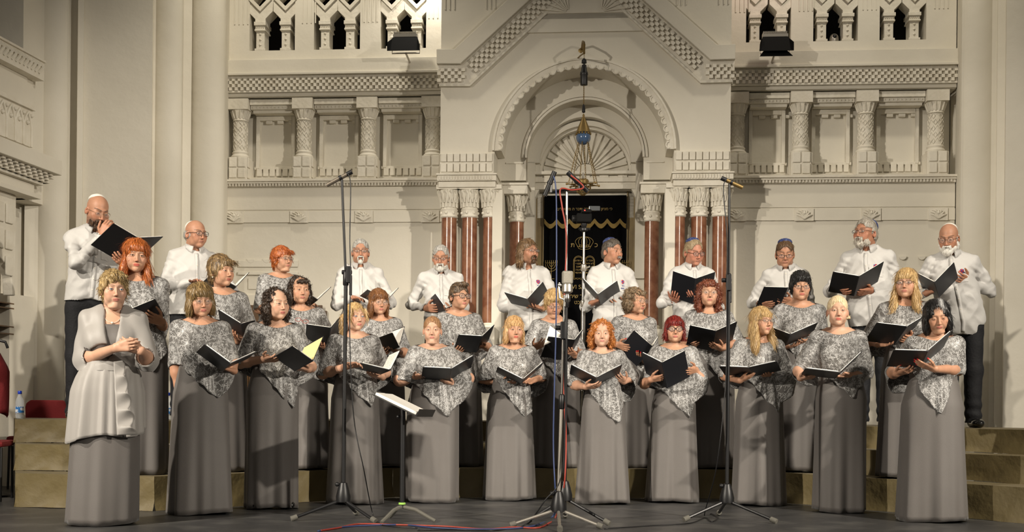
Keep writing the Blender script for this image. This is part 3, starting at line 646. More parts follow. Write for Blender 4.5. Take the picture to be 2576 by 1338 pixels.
# ---------------------------------------------------------------- floodlights, dome camera
def flood(x, y, label, bottom):
    p = .34; u, z = BW.W(x, y, p); e = empty('floodlight', BW.at(u, z, p)); L = lambda nm, mb, m, **k: obj(nm, mb, m, e, None, **k)
    b = MB(); b.box(-.125, .125, -.03, .12, -.02, .075); L('housing', b, 'matt', bev=.01)
    b = MB()
    for k in range(21): b.box(-.125+k*.0119, -.125+k*.0119+.006, -.02, .11, .075, .135)
    b.box(-.13, .13, -.03, -.02, .075, .105); L('cooling_fins', b, 'steel')
    b = MB(); b.b.faces.new([b.b.verts.new(v) for v in ((-.135, -.03, .07), (.135, -.03, .07), (.175, -.12, -.10), (-.175, -.12, -.10))]); L('top_barn_door', b, 'matt', solid=.004)
    b = MB(); b.b.faces.new([b.b.verts.new(v) for v in ((-.12, -.02, -.07), (.12, -.02, -.07), (.17, -.1, -.15), (-.17, -.1, -.15))] if bottom else [b.b.verts.new(v) for v in ((-.12, -.02, -.05), (.12, -.02, -.05), (.13, -.1, -.085), (-.13, -.1, -.085))]); L('bottom_barn_door', b, 'matt', solid=.004)
    for s_ in (-1, 1): b = MB(); b.b.faces.new([b.b.verts.new(v) for v in ((s_*.135, -.03, .06), (s_*.135, -.02, -.05), (s_*.175, -.12, -.1), (s_*.17, -.15, -.02))]); L('side_barn_door', b, 'matt', solid=.004)
    b = MB(); b.tube([(-.15, .04, .02), (-.15, .03, -.085), (.15, .03, -.085), (.15, .04, .02)], .008, 6); b.tube([(0, .03, -.085), (0, p-.02, -.12)], .012, 8); L('yoke', b, 'steel')
    b = MB(); b.box(-.11, .11, -.034, -.03, -.015, .055); L('front_glass', b, 'lens')
    tag(e, label, 'floodlight', 'floodlights on the gallery wall')
flood(1020, 112, 'black floodlight with barn doors on the left gallery wall', 0)
flood(1950, 112, 'black floodlight with barn doors on the right gallery wall', 1)
u, z = BW.W(2098, 93, -.1); e = empty('dome_camera', BW.at(u, zg0, -.1)); b = MB(); b.lathe([(.05, 0), (.05, .05), (.046, .065)], n=20); obj('camera_mount', b, 'steel', e, smooth=40)
b = MB(); b.ball((0, -.005, .06), .047, 20); obj('camera_ball', b, 'steel', e, smooth=True); b = MB(); b.ball((0, -.035, .066), .025, 14); obj('camera_lens', b, 'black', e, smooth=True); tag(e, 'small round security camera sitting in a gallery opening at the right', 'camera')
# ---------------------------------------------------------------- microphone stands
def legs(e, base, feet, hubz, m, tip, rr=.011):
    for f in feet:
        f = Vector(f); o = Vector((0, 0, hubz)); v = f-o; b = MB(); b.tube([o+v*.06, f], rr, 8); lg = obj('leg', b, m, e, smooth=40); b = MB(); b.tube([f-v*.10, f+v*.02], rr*1.75, 10); obj('rubber_foot', b, tip, lg, smooth=40)
def hub(e, z, m='black'):
    b = MB(); b.lathe([(.03, z-.05), (.05, z-.045), (.052, z-.01), (.04, z+.04), (.026, z+.085), (.018, z+.09)], n=20); obj('tripod_hub', b, m, e, smooth=40)
    b = MB(); b.ball((-.042, -.01, z+.075), .016, 8); b.tube([(-.04, -.01, z+.075), (0, 0, z+.075)], .006, 6); obj('hub_knob', b, 'black', e, smooth=True)
def mic(e, a, b_, r, m, name='microphone', par=None):
    a, b_ = Vector(a), Vector(b_); v = b_-a; k = MB(); k.tube([a, a+v*.62], r, 12); k.tube([a+v*.62, a+v*.66], r*.8, 12); k.tube([a+v*.66, b_], r*1.02, 12); return obj(name, k, m, e, smooth=40)
def stand(x, yf, pts, label, feet, mics, lower='black', upper='black', clutch=None, zh=.17):
    s = (yf-.0095*(x-1290)-1020)/.8; d = F/s; X0 = at(x, 1000, d).x; e = empty('microphone_stand', loc=(X0, d, 0)); P = [at(px_, py_, d)-Vector((X0, d, 0)) for px_, py_ in pts]
    hub(e, zh); legs(e, None, [Vector((fx, fy, .016)) for fx, fy in feet], zh-.03, lower, 'rubber')
    b = MB(); b.tube([(0, 0, zh)]+[P[0]], .0135, 10); obj('lower_tube', b, lower, e, smooth=40)
    b = MB(); b.tube(P, .0088, 10); obj('upper_tube', b, upper, e, smooth=40)
    b = MB(); b.lathe([(.016, -.05), (.02, -.045), (.02, .04), (.012, .05)], P[0], 14); obj('tube_clutch', b, 'black', e, smooth=40)
    if clutch: c = at(*clutch, d)-Vector((X0, d, 0)); b = MB(); b.box(c.x-.016, c.x+.016, c.y-.025, c.y+.015, c.z-.055, c.z+.06); b.tube([(c.x-.05, c.y, c.z+.02), (c.x+.02, c.y, c.z+.02)], .016, 8); b.tube([(c.x+.012, c.y, c.z-.14), (c.x+.012, c.y, c.z)], .011, 8); obj('boom_clutch', b, 'black', e, bev=.004)
    tag(e, label, 'microphone stand', 'microphone stands'); return e, d, X0
def topmic(x0, y0, x1, y1, d, label, m='mic', r=.0145, dy=0):
    a, b_ = at(x0, y0, d), at(x1, y1, d-dy); e = empty('microphone', loc=b_); mic(e, a-b_, (0, 0, 0), r, m, 'microphone_body')
    v = (a-b_).normalized(); k = MB(); k.tube([v*-.03, v*.01], r*1.1, 10); obj('cable_plug', k, 'black', e, smooth=40); k = MB(); k.tube([(a-b_)*.30, (a-b_)*.42], r*1.25, 12); obj('clip', k, 'black', e, smooth=40); tag(e, label, 'microphone', 'microphones'); return e
_, dL, xL = stand(866, 1307, [(870, 700), (866, 600), (860, 452)], 'black tripod microphone stand at the left in front of the ponytailed woman', [(-.33, -.13), (.25, -.24), (.05, .33)], 1, clutch=(878, 692))
topmic(822, 466, 876, 437, dL, 'slim grey microphone on top of the left stand')
_, dR, xR = stand(1831, 1308, [(1833, 705), (1834, 600), (1835, 458)], 'black tripod microphone stand at the right', [(-.32, -.14), (.30, -.22), (.0, .34)], 1, clutch=(1833, 712))
topmic(1868, 472, 1824, 452, dR, 'slim brass-coloured microphone on top of the right stand', 'gilt')
_, dC, xC = stand(1423, 1315, [(1424, 755), (1425, 620), (1426, 482)], 'tall black and chrome microphone stand in the middle, carrying a pair of microphones', [(-.26, -.1), (.29, -.16), (.02, .33)], 1, upper='chrome', zh=.2)
b = MB(); P = [at(1386, 484, dC), at(1426, 478, dC), at(1458, 476, dC)]; b.tube([p-P[1] for p in P], .008, 8)
for q_ in (P[0], P[2]): b.tube([q_-P[1], q_-P[1]+Vector((0, 0, .05))], .01, 8)
e = empty('stereo_bar', loc=P[1]); obj('cross_bar', b, 'black', e); tag(e, 'short black bar joining the pair of microphones at the top of the middle stand', 'bar')
topmic(1370, 492, 1391, 442, dC, 'black microphone of the middle pair pointing down left', 'black', .016)
topmic(1479, 482, 1436, 441, dC, 'black microphone of the middle pair pointing down right', 'black', .016)
_, dF_, xF_ = stand(1407, 1326, [(1413, 1010), (1416, 870), (1421, 742)], 'chrome microphone stand in the middle, carrying the big square-headed microphone', [(-.31, -.03), (.28, -.08), (.0, -.3)], 1, lower='steel', upper='chrome', clutch=(1416, 832), zh=.15)
c = at(1427, 738, dF_); e = empty('studio_microphone', loc=c); b = MB(); b.lathe([(.02, 0), (.036, .01), (.036, .055), (.034, .06)], n=24); obj('microphone_body', b, 'steel', e, smooth=40)
b = MB(); b.box(-.037, .037, -.025, .025, .06, .148); obj('square_grille', b, 'grille', e, bev=.012); b = MB(); b.tube([(-.05, 0, .07), (-.055, 0, .04), (-.05, 0, -.03), (0, 0, -.05)], .007, 8); b.ball((-.05, 0, .055), .014, 8); obj('yoke', b, 'steel', e, smooth=40)
b = MB(); b.lathe([(.012, -.06), (.02, -.05), (.02, -.02), (.012, 0)], n=14); obj('swivel_mount', b, 'chrome', e, smooth=40); tag(e, 'large grey square-headed studio microphone on the middle chrome stand', 'microphone', 'microphones')
# video camera on its pole
d = 11.4; X0 = at(1468, 700, d).x; e = empty('camera_tripod', loc=(X0, d, .65)); zq = lambda y: at(1468, y, d).z-.65
b = MB(); b.tube([(0, 0, .3), (0, 0, zq(765))], .021, 12); b.tube([(0, 0, zq(765)), (0, 0, zq(675))], .017, 12); b.tube([(0, 0, zq(675)), (0, 0, zq(582))], .012, 12); obj('chrome_tube', b, 'chrome', e, smooth=40)
b = MB()
for y in (765, 675): b.lathe([(.022, -.03), (.027, -.02), (.027, .03), (.018, .04)], (0, 0, zq(y)), 14); b.tube([(.02, 0, zq(y)), (.06, -.01, zq(y)+.02)], .009, 6)
obj('tube_collar', b, 'steel', e, smooth=40)
legs(e, None, [(-.12, -.07, .01), (.10, -.07, .01), (0, .14, .01)], .45, 'chrome', 'rubber')
b = MB(); b.lathe([(.012, zq(584)), (.04, zq(580)), (.04, zq(575)), (.02, zq(572)), (.03, zq(566)), (.03, zq(562))], n=16); b.tube([(-.05, 0, zq(575)), (.06, 0, zq(576))], .012, 8); obj('pan_head', b, 'black', e, smooth=40); tag(e, 'chrome tripod pole standing between the long-haired man and the moustached man', 'tripod')
c = Vector((X0, d, .65+zq(561))); e = empty('video_camera', loc=c); b = MB(); b.box(-.075, .07, -.07, .05, 0, .085); b.box(-.03, .065, -.1, .06, .085, .12); obj('camera_body', b, 'matt', e, bev=.012)
b = MB(); b.lathe([(.03, 0), (.034, .05), (.03, .055)], n=18); o = obj('camera_lens', b, 'black', e, smooth=40); o.matrix_local = Matrix.Translation((-.06, 0, .04)) @ Matrix.Rotation(-PI/2, 4, 'Y'); b = MB(); b.box(.04, .145, -.09, -.05, .105, .15); obj('side_screen', b, 'screen', e, bev=.004); b = MB(); b.ball((.0, -.102, .105), .006, 8); obj('red_record_light', b, 'rec', e); tag(e, 'black video camera on the chrome tripod pole before the ark curtain', 'video camera')
# ---------------------------------------------------------------- music stand
d = 8.15; X0 = at(1014, 1000, d).x; e = empty('music_stand', loc=(X0, d, 0)); b = MB(); zq = lambda y: at(1014, y, d).z
b.tube([(0, 0, .1), (0, 0, zq(1046))], .0165, 12); obj('pole', b, 'black', e, smooth=40); b = MB(); b.lathe([(.019, .115), (.024, .118), (.024, .128), (.019, .131)], n=16); obj('green_ring', b, 'green', e)
for fx, fy in ((-.12, -.2), (.23, -.05), (-.1, .2)): b = MB(); b.tube([(fx*.05, fy*.05, .10), (fx*.4, fy*.4, .085), (fx*.8, fy*.8, .035), (fx, fy, .012)], .014, 8, r1=.012); obj('leg', b, 'rubber', e, smooth=40)
c = Vector((.0, 0, zq(1020))); e1 = Vector((.33, -.05, -.155)).normalized(); e2 = Vector((.08, .99, .02)); e2 = (e2-e1*e2.dot(e1)).normalized(); nn = e1.cross(e2).normalized(); nn = nn if nn.z > 0 else -nn
def plate(b, o, a0, a1, b0, b1, t0, t1):
    q = [b.b.verts.new(o+e1*a+e2*c_+nn*t) for t in (t0, t1) for a, c_ in ((a0, b0), (a1, b0), (a1, b1), (a0, b1))]
    for f in ((0, 3, 2, 1), (4, 5, 6, 7), (0, 1, 5, 4), (1, 2, 6, 5), (2, 3, 7, 6), (3, 0, 4, 7)): b.b.faces.new([q[i] for i in f])
b = MB(); plate(b, c, -.17, .17, -.25, .25, -.004, 0); plate(b, c, .165, .17, -.25, .25, 0, .05); plate(b, c, -.1, .1, -.05, .05, -.02, -.004); obj('desk', b, 'black', e)
b = MB(); b.tube([(0, 0, zq(1046)), c-nn*.01], .014, 8); b.ball((-.03, -.01, zq(1048)), .014, 8); obj('tilt_joint', b, 'black', e, smooth=40); tag(e, 'black music stand with grey legs holding an open score', 'music stand')
o_ = Vector((X0, d, 0))+c; e = empty('open_score', loc=o_); z0 = Vector((0, 0, 0)); b = MB(); plate(b, z0, -.155, .155, -.22, -.005, .002, .022); plate(b, z0, -.155, .155, .005, .22, .002, .02); obj('page_block', b, 'paper', e, bev=.004); b = MB(); plate(b, z0, -.16, .16, -.225, .225, .0003, .002); obj('score_cover', b, 'folder', e); tag(e, 'white open score lying on the music stand', 'score')
# ---------------------------------------------------------------- cables
def cable(name, pts, m, label, r=.0045, group='cables'):
    pts = [Vector(p) for p in pts]; out = []
    for i in range(len(pts)-1):
        p0, p1, p2, p3 = pts[max(i-1, 0)], pts[i], pts[i+1], pts[min(i+2, len(pts)-1)]
        for k in range(8): t = k/8; out.append(.5*((2*p1)+(p2-p0)*t+(2*p0-5*p1+4*p2-p3)*t*t+(3*p1-p0-3*p2+p3)*t**3))
    out.append(pts[-1]); b = MB(); b.tube(out, r, 6); o = obj(name, b, m, None, None, smooth=True); tag(o, label, 'cable', group)
fl = lambda x, y, h=.006: (lambda s: Vector((ray(x, y)[0]*F/s, F/s, h)))((y-.0095*(x-1290)-1020)/.8)
cable('cable', [at(876, 437, dL-.02), at(882, 470, dL-.02), at(880, 600, dL-.02), at(882, 690, dL-.03), at(880, 850, dL-.03), at(890, 1050, dL-.04), at(915, 1180, dL-.05), fl(938, 1296), fl(960, 1322), fl(1050, 1330)], 'black', 'thin black cable hanging from the left microphone to the floor', .004)
cable('cable', [at(1826, 452, dR-.02), at(1820, 480, dR-.02), at(1829, 600, dR-.02), at(1828, 720, dR-.02), at(1826, 950, dR-.02), at(1803, 1170, dR-.03), fl(1772, 1297), fl(1790, 1294), fl(1806, 1305), fl(1790, 1314), fl(1774, 1304), fl(1735, 1318), fl(1640, 1324), fl(1520, 1332)], 'black', 'thin black cable looping on the floor from the right microphone', .004)
cable('cable', [at(1391, 440, dC-.01), at(1398, 470, dC-.02), at(1400, 560, dC-.02), at(1399, 800, dC-.03), at(1392, 1100, dC-.04), at(1397, 1250, dC-.04), fl(1391, 1300), fl(1340, 1325), fl(1240, 1333), fl(1100, 1330), fl(1010, 1322), fl(880, 1326), fl(800, 1338)], 'blue_cable', 'blue cable hanging from the middle pair of microphones', .0055)
cable('cable', [at(1436, 441, dC-.02), at(1468, 470, dC-.03), at(1440, 478, dC-.03), at(1410, 476, dC-.02), at(1414, 520, dC-.02), at(1425, 600, dC-.02), at(1419, 760, dC-.02), at(1416, 950, dC-.03), at(1424, 1100, dC-.03), at(1418, 1230, dC-.03), fl(1398, 1302), fl(1380, 1318), fl(1350, 1330), fl(1290, 1328), fl(1220, 1333), fl(1120, 1326), fl(1000, 1322), fl(905, 1320), fl(850, 1330), fl(806, 1337)], 'red_cable', 'red cable running down the middle stand and along the floor', .0055)
cable('cable', [at(1421, 770, dF_-.02), at(1424, 900, dF_-.02), at(1415, 1180, dF_-.03), at(1370, 1260, dF_-.03), fl(1318, 1324), fl(1240, 1336), fl(1130, 1334), fl(1050, 1336)], 'black', 'black cable slanting from the chrome stand to the floor', .005)
# ---------------------------------------------------------------- bottles, chairs, red coat at the left
def bottle(x, d, label):
    e = empty('water_bottle', loc=(at(x, 1000, d).x, d, .652)); b = MB(); b.lathe([(.026, 0), (.033, .006), (.034, .03), (.032, .036), (.034, .042), (.034, .14), (.030, .16), (.018, .19), (.0135, .205), (.0135, .215)], n=24); obj('bottle_body', b, 'bottle', e, smooth=40)
    b = MB(); b.lathe([(.0345, .05), (.0347, .052), (.0347, .098), (.0345, .1)], n=24); obj('bottle_label', b, 'label_blue', e, smooth=40); b = MB(); b.lathe([(.0155, .205), (.0165, .207), (.0165, .228), (.014, .231)], n=16); obj('bottle_cap', b, 'blue_cap', e, smooth=40); tag(e, label, 'bottle', 'water bottles')
bottle(50, 9.9, 'clear water bottle with blue cap at the far left corner of the risers'); bottle(423, 10.15, 'clear water bottle with blue cap on the risers behind the woman with the brown bob')
def chair(x, d, rz, label):
    e = empty('red_chair', loc=(at(x, 1000, d).x, d, 0)); e.rotation_euler = (0, 0, rz); b = MB(); b.box(-.22, .22, -.22, .2, .43, .48); obj('seat', b, 'red_fabric', e, bev=.03)
    b = MB(); q = [(-.19, .5), (.19, .5), (.2, .74), (.19, .78), (.15, .81), (-.15, .81), (-.19, .78), (-.2, .74)]; b.prism(q, -.25, -.205); obj('backrest', b, 'red_fabric', e, bev=.012)
    for sx in (-1, 1):
        for sy, t in ((-.2, .43), (.2, .6)): b = MB(); b.tube([(sx*.2, sy, 0), (sx*.19, sy, t)], .012, 8); obj('leg', b, 'black', e)
    tag(e, label, 'chair', 'red chairs')
chair(98, 11.0, .05, 'red upholstered chair seen behind the left end of the risers'); chair(-48, 9.6, 1.75, 'red chair cut by the left edge of the photo'); 

d = 9.95; c = at(-12, 1000, d); e = empty('coat_stand', loc=(c.x, d, 0)); b = MB(); b.tube([(0, 0, .03), (0, 0, 1.38)], .016, 10); b.lathe([(.13, 0), (.13, .015), (.03, .04)], n=20); obj('pole', b, 'black', e, smooth=40); b = MB(); b.tube([(-.18, 0, 1.22), (-.08, 0, 1.29), (0, 0, 1.31), (.08, 0, 1.29), (.10, 0, 1.24)], .012, 8); obj('hanger', b, 'black', e, smooth=40); tag(e, 'black coat stand at the left edge holding a red coat', 'coat stand')
bm = bmesh.new(); rows = []
for j in range(15):
    f = j/14; z = 1.30-.62*f; row = []
    for i in range(25):
        t = 2*PI*i/24; w_ = .03+.10*min(1, f*3)+.012*math.sin(5*t+3*f)*f; row.append(bm.verts.new((w_*1.05*math.cos(t)-.03, w_*.7*math.sin(t), z-.05*abs(math.cos(t))*(1-f)-.02*math.sin(3*t)*f)))
    rows.append(row)
for p, q in zip(rows, rows[1:]):
    for i in range(24): bm.faces.new((p[i], p[i+1], q[i+1], q[i]))
o = obj('red_coat', bm, 'red_fabric', None, None, smooth=True, solid=.008); o.location = (c.x, d, 0); tag(o, 'red coat hanging on the stand at the left edge of the photo', 'coat')
# ---------------------------------------------------------------- people: signed-distance shapes turned into meshes
A = np.asarray
def hsh(i, j, k): 
    n = (i*374761393+j*668265263+k*2147483647//7+1274126177).astype(np.int64); n = (n ^ (n >> 13))*1274126177
    return ((n ^ (n >> 16)) & 0xffff)/65535.
def n3(x, y, z):
    """smooth value noise, -1..1"""
    x, y, z = np.broadcast_arrays(x, y, z)
    i, j, k = np.floor(x).astype(np.int64), np.floor(y).astype(np.int64), np.floor(z).astype(np.int64)
    f, g, h = x-i, y-j, z-k; f, g, h = f*f*(3-2*f), g*g*(3-2*g), h*h*(3-2*h); r = 0
    for a in (0, 1):
        for b in (0, 1):
            for c in (0, 1): r = r+hsh(i+a, j+b, k+c)*(f if a else 1-f)*(g if b else 1-g)*(h if c else 1-h)
    return r*2-1
class G:
    def __init__(s, lo, hi, h):
        s.lo, s.h = A(lo, float), h; s.n = [max(3, int(math.ceil((b-a)/h))+1) for a, b in zip(lo, hi)]
        s.F = np.full(s.n, 9., np.float32); s.ax = [s.lo[i]+h*np.arange(s.n[i]) for i in range(3)]
    def blk(s, lo, hi):
        sl = []
        for i in range(3):
            a = max(0, int(math.floor((lo[i]-s.lo[i])/s.h))); b = min(s.n[i], int(math.ceil((hi[i]-s.lo[i])/s.h))+1)
            if b <= a: return None, None
            sl.append(slice(a, b))
        return tuple(sl), (s.ax[0][sl[0]][:, None, None], s.ax[1][sl[1]][None, :, None], s.ax[2][sl[2]][None, None, :])
    def put(s, p, k=.01, sub=False):
        lo, hi = p.bb(); m = k+3*s.h; sl, xyz = s.blk(lo-m, hi+m)
        if sl is None: return
        d = p.d(*xyz); f = s.F[sl]
        if sub: d = -d; t = np.clip(.5-.5*(d-f)/k, 0, 1); s.F[sl] = d*(1-t)+f*t+k*t*(1-t)
        else: t = np.clip(.5+.5*(f-d)/k, 0, 1); s.F[sl] = f*(1-t)+d*t-k*t*(1-t)
    def cut(s, fn): s.F = np.maximum(s.F, fn(s.ax[0][:, None, None], s.ax[1][None, :, None], s.ax[2][None, None, :]))
    def disp(s, fn): 
        X, Y, Z_ = s.ax[0][:, None, None], s.ax[1][None, :, None], s.ax[2][None, None, :]
        m = np.abs(s.F) < .05; q = np.nonzero(m); s.F[q] += fn(s.ax[0][q[0]], s.ax[1][q[1]], s.ax[2][q[2]])
    def nets(s):
        f = s.F; g = f < 0; n = A(g.shape)-1; cnt = np.zeros(n, np.int8); OFF = [(a, b, c) for a in (0, 1) for b in (0, 1) for c in (0, 1)]
        for a, b, c in OFF: cnt += g[a:a+n[0], b:b+n[1], c:c+n[2]]
        act = (cnt > 0) & (cnt < 8); ac = np.argwhere(act); ids = np.full(n, -1, np.int32); ids[act] = np.arange(len(ac))
        acc = np.zeros((len(ac), 3)); w_ = np.zeros(len(ac))
        for a in OFF:
            for x in range(3):
                if a[x]: continue
                b = list(a); b[x] = 1
                fa = f[ac[:, 0]+a[0], ac[:, 1]+a[1], ac[:, 2]+a[2]]; fb = f[ac[:, 0]+b[0], ac[:, 1]+b[1], ac[:, 2]+b[2]]
                cr = (fa < 0) != (fb < 0); t = np.where(cr, fa/np.where(cr, fa-fb, 1), 0)
                p = np.tile(A(a, float), (len(ac), 1)); p[:, x] += t; acc += p*cr[:, None]; w_ += cr
        V = s.lo+s.h*(ac+acc/np.maximum(w_, 1)[:, None]); Q = []
        for x in range(3):
            y, z = (x+1) % 3, (x+2) % 3; sa = [slice(None)]*3; sb = [slice(None)]*3; sa[x] = slice(0, -1); sb[x] = slice(1, None)
            for q in (y, z): sa[q] = sb[q] = slice(1, -1)
            A0, B0 = g[tuple(sa)], g[tuple(sb)]
            for flip in (0, 1):
                e = np.argwhere((A0 & ~B0) if not flip else (~A0 & B0)); c = []
                for dy, dz in ((0, 0), (1, 0), (1, 1), (0, 1)):
                    i = e.copy(); i[:, y] += dy; i[:, z] += dz; c.append(ids[i[:, 0], i[:, 1], i[:, 2]])
                c = np.stack(c, 1); Q.append(c[:, ::-1] if flip else c)
        return V, np.concatenate(Q)
class Ell:
    def __init__(s, c, r, R=None): s.c, s.r, s.R = A(c, float), A(r if np.ndim(r) else [r]*3, float), R
    def bb(s): m = s.r.max() if s.R is not None else s.r; return s.c-m, s.c+m
    def d(s, x, y, z):
        x, y, z = x-s.c[0], y-s.c[1], z-s.c[2]
        if s.R is not None: x, y, z = [s.R[0, i]*x+s.R[1, i]*y+s.R[2, i]*z for i in range(3)]
        a = np.sqrt((x/s.r[0])**2+(y/s.r[1])**2+(z/s.r[2])**2); b = np.sqrt((x/s.r[0]**2)**2+(y/s.r[1]**2)**2+(z/s.r[2]**2)**2)
        return a*(a-1)/np.maximum(b, 1e-6)
class Cap:
    def __init__(s, a, b, ra, rb=None): s.a, s.b, s.ra, s.rb = A(a, float), A(b, float), ra, ra if rb is None else rb
    def bb(s): m = max(s.ra, s.rb); return np.minimum(s.a, s.b)-m, np.maximum(s.a, s.b)+m
    def d(s, x, y, z):
        v = s.b-s.a; x, y, z = x-s.a[0], y-s.a[1], z-s.a[2]; t = np.clip((x*v[0]+y*v[1]+z*v[2])/max(v@v, 1e-9), 0, 1)
        return np.sqrt((x-t*v[0])**2+(y-t*v[1])**2+(z-t*v[2])**2)-(s.ra+(s.rb-s.ra)*t)
def mesh(name, V, Q, col=None, smooth=True):
    me = bpy.data.meshes.new(name); V = np.asarray(V, np.float32); Q = np.asarray(Q, np.int32)
    me.vertices.add(len(V)); me.vertices.foreach_set('co', V.ravel()); k = Q.shape[1]
    me.loops.add(Q.size); me.loops.foreach_set('vertex_index', Q.ravel())
    me.polygons.add(len(Q)); me.polygons.foreach_set('loop_start', np.arange(0, Q.size, k, dtype=np.int32)); me.update(calc_edges=True)
    if smooth: me.shade_smooth()
    if col is not None:
        at_ = me.attributes.new('Col', 'FLOAT_COLOR', 'POINT'); c = np.ones((len(V), 4), np.float32); c[:, :3] = col; at_.data.foreach_set('color', c.ravel())
    return me
def join(parts):
    """[(V,Q,col)] -> one"""
    n = 0; V, Q, K = [], [], []
    for v, q, c in parts: V.append(v); Q.append(q+n); K.append(c); n += len(v)
    return np.concatenate(V), np.concatenate(Q), np.concatenate(K)
def rotm(yaw=0, pitch=0, tilt=0):
    y, p, t = map(math.radians, (yaw, pitch, tilt))
    return A((Matrix.Rotation(y, 3, 'Z') @ Matrix.Rotation(t, 3, 'Y') @ Matrix.Rotation(p, 3, 'X')))
def mix(a, b, t): t = A(t)[..., None]; return a*(1-t)+A(b, float)*t
SK = dict(f=(.47, .262, .168), m=(.42, .215, .135), pale=(.53, .32, .222))
def head_prims(P):
    """skull, face, features; P = options"""
    fw, nose, jaw, age, dbl = P.get('fw', 1), P.get('nose', 1), P.get('jaw', 1), P.get('age', .5), P.get('dbl', 0)
    eo = P.get('eo', 1); o = []
    add = lambda p, k=.01, sub=False: o.append((p, k, sub))
    add(Ell((0, .014, .03), (.074, .094, .086)), .01)
    add(Ell((0, -.026, -.03), (.0605*fw, .062, .082)), .02)
    add(Ell((0, -.064, -.095), (.025*jaw, .021, .02)), .022)
    for s in (-1, 1):
        add(Ell((s*.0435*fw, -.056, -.024), (.025, .023, .024)), .024)
        add(Ell((s*.0465*fw*jaw, -.016, -.068), (.019, .032, .027)), .024)
        add(Ell((s*.034*fw, -.062, -.052), (.02, .018, .024)), .02)
    add(Ell((0, -.0765-.0025*P.get('ridge', 1), .022), (.046*fw, .014, .011)), .014)
    if dbl: add(Ell((0, -.04, -.113), (.043, .040, .017*dbl)), .02)
    for s in (-1, 1): add(Ell((s*.031, -.097, .0), (.0155, .015, .0115)), .014, True)
    add(Cap((0, -.087, .008), (0, -.104, -.034), .0062*nose, .0086*nose), .01)
    add(Ell((0, -.1055-.004*(nose-1), -.037), (.0098*nose, .0098*nose, .0085*nose)), .006)
    for s in (-1, 1):
        add(Ell((s*.0108*nose, -.0955, -.0405), (.0068*nose, .0085, .0064)), .006)
        add(Ell((s*.0055*nose, -.1035, -.0472), (.003, .004, .0025)), .003, True)
    if age: 
        for s in (-1, 1): add(Cap((s*.0195, -.0945, -.042), (s*.033, -.086, -.074), .0014, .002), .004+.006*age, True)
    add(Ell((0, -.0820, -.0627), (.0225, .0092, .0052)), .007); add(Ell((0, -.0810, -.0715), (.0190, .0092, .0060)), .007)
    add(Ell((0, -.0935, -.0670), (.0235, .0085, .0012)), .0025, True)
    if P.get('smile'):
        for s in (-1, 1): add(Cap((s*.019, -.0875, -.0667), (s*.028, -.082, -.0615), .0014, .0016), .005, True); add(Ell((s*.036, -.068, -.045), (.014, .012, .012)), .016)
    if P.get('mouth'): add(Ell((0, -.089, -.067), (.012, .012, .0016+.004*P['mouth'])), .003, True)
    for s in (-1, 1):
        add(Ell((s*.031, -.0745, -.0005), .0152), .005)
        R = rotm(0, 0, s*P.get('slant', 3)); add(Ell((s*.0315, -.0895, -.0022), (.0128, .0105, .0039*eo), R), .0015, True)
        Re = rotm(s*-24, 12, 0)
        add(Ell((s*.0765*(.5+.5*fw), .014, -.012), (.0075, .0175, .029), Re), .006); add(Ell((s*.084*(.5+.5*fw), .010, -.008), (.006, .0085, .015), Re), .004, True)
    return o
def face_colour(V, P, skin):
    x, y, z = V.T; ax_ = np.abs(x); c = np.tile(A(skin, float), (len(V), 1)); fr = y < -.03
    g = lambda cx, cy, cz, r: np.exp(-(((ax_-cx)**2+(y-cy)**2+(z-cz)**2)/r**2))
    red = A(skin)*A((1.02, .70, .66))
    c = mix(c, red, .75*P.get('blush', .6)*g(.045, -.07, -.03, .024)); c = mix(c, red, .6*g(0, -.112, -.037, .013)); c = mix(c, red, .5*g(.078, .01, -.01, .03))
    c = mix(c, A(skin)*A((.80, .66, .62)), .55*g(.031, -.09, -.012, .012))
    c *= (1+.06*n3(V[:, 0]*90, V[:, 1]*90, V[:, 2]*90))[:, None]
    st = P.get('stubble')
    if st: m = np.clip((-.035-z)/.018, 0, 1)*(y < .03)*np.clip((.03-y)/.02, 0, 1); m *= 1-np.clip(1-np.abs(z+.067)/.004, 0, 1)*(ax_ < .02)*.6; c = mix(c, st[0], np.clip(m*st[1], 0, 1))
    lip = P.get('lip', (.33, .14, .10))
    u = (x/.0225)**2+((z+.0627)/.0052)**2; l = (x/.0190)**2+((z+.0713)/.0060)**2; q = np.minimum(u, l)
    c = mix(c, lip, np.clip((1.1-q)/.3, 0, 1)*(y < -.072)*P.get('lipw', .7)); c = mix(c, A(lip)*.3, (np.abs(z+.0672) < .0016)*(ax_ < .02)*(y < -.07)*.8)
    br = P.get('brow', (.10, .06, .04)); bz = .0225+P.get('browl', 0)*.001+.006*np.sin(np.clip((ax_-.012)/.042, 0, 1)*2.4)-.001
    c = mix(c, br, np.clip((.0046*P.get('browt', 1)-np.abs(z-bz)*(1+np.maximum(ax_-.035, 0)*30))/.0022, 0, 1)*((ax_ > .011) & (ax_ < .054) & (y < -.05))*.85)
    e = ((ax_-.0315)/.0128)**2+((z+.0022)/(.0039*P.get('eo', 1)))**2
    if P.get('liner', 0): c = mix(c, (.05, .03, .03), np.clip((2.4-e)/.8, 0, 1)*(z > -.0045)*(y < -.07)*P['liner'])
    else: c = mix(c, A(skin)*.35, np.clip((1.9-e)/.7, 0, 1)*(z > -.001)*(y < -.07)*.7)
    if P.get('shadow'): c = mix(c, P['shadow'], np.clip((4.2-e)/2, 0, 1)*(z > .001)*(z < .018)*(y < -.07)*.5)
    bz_ = P.get('scalp')
    return c
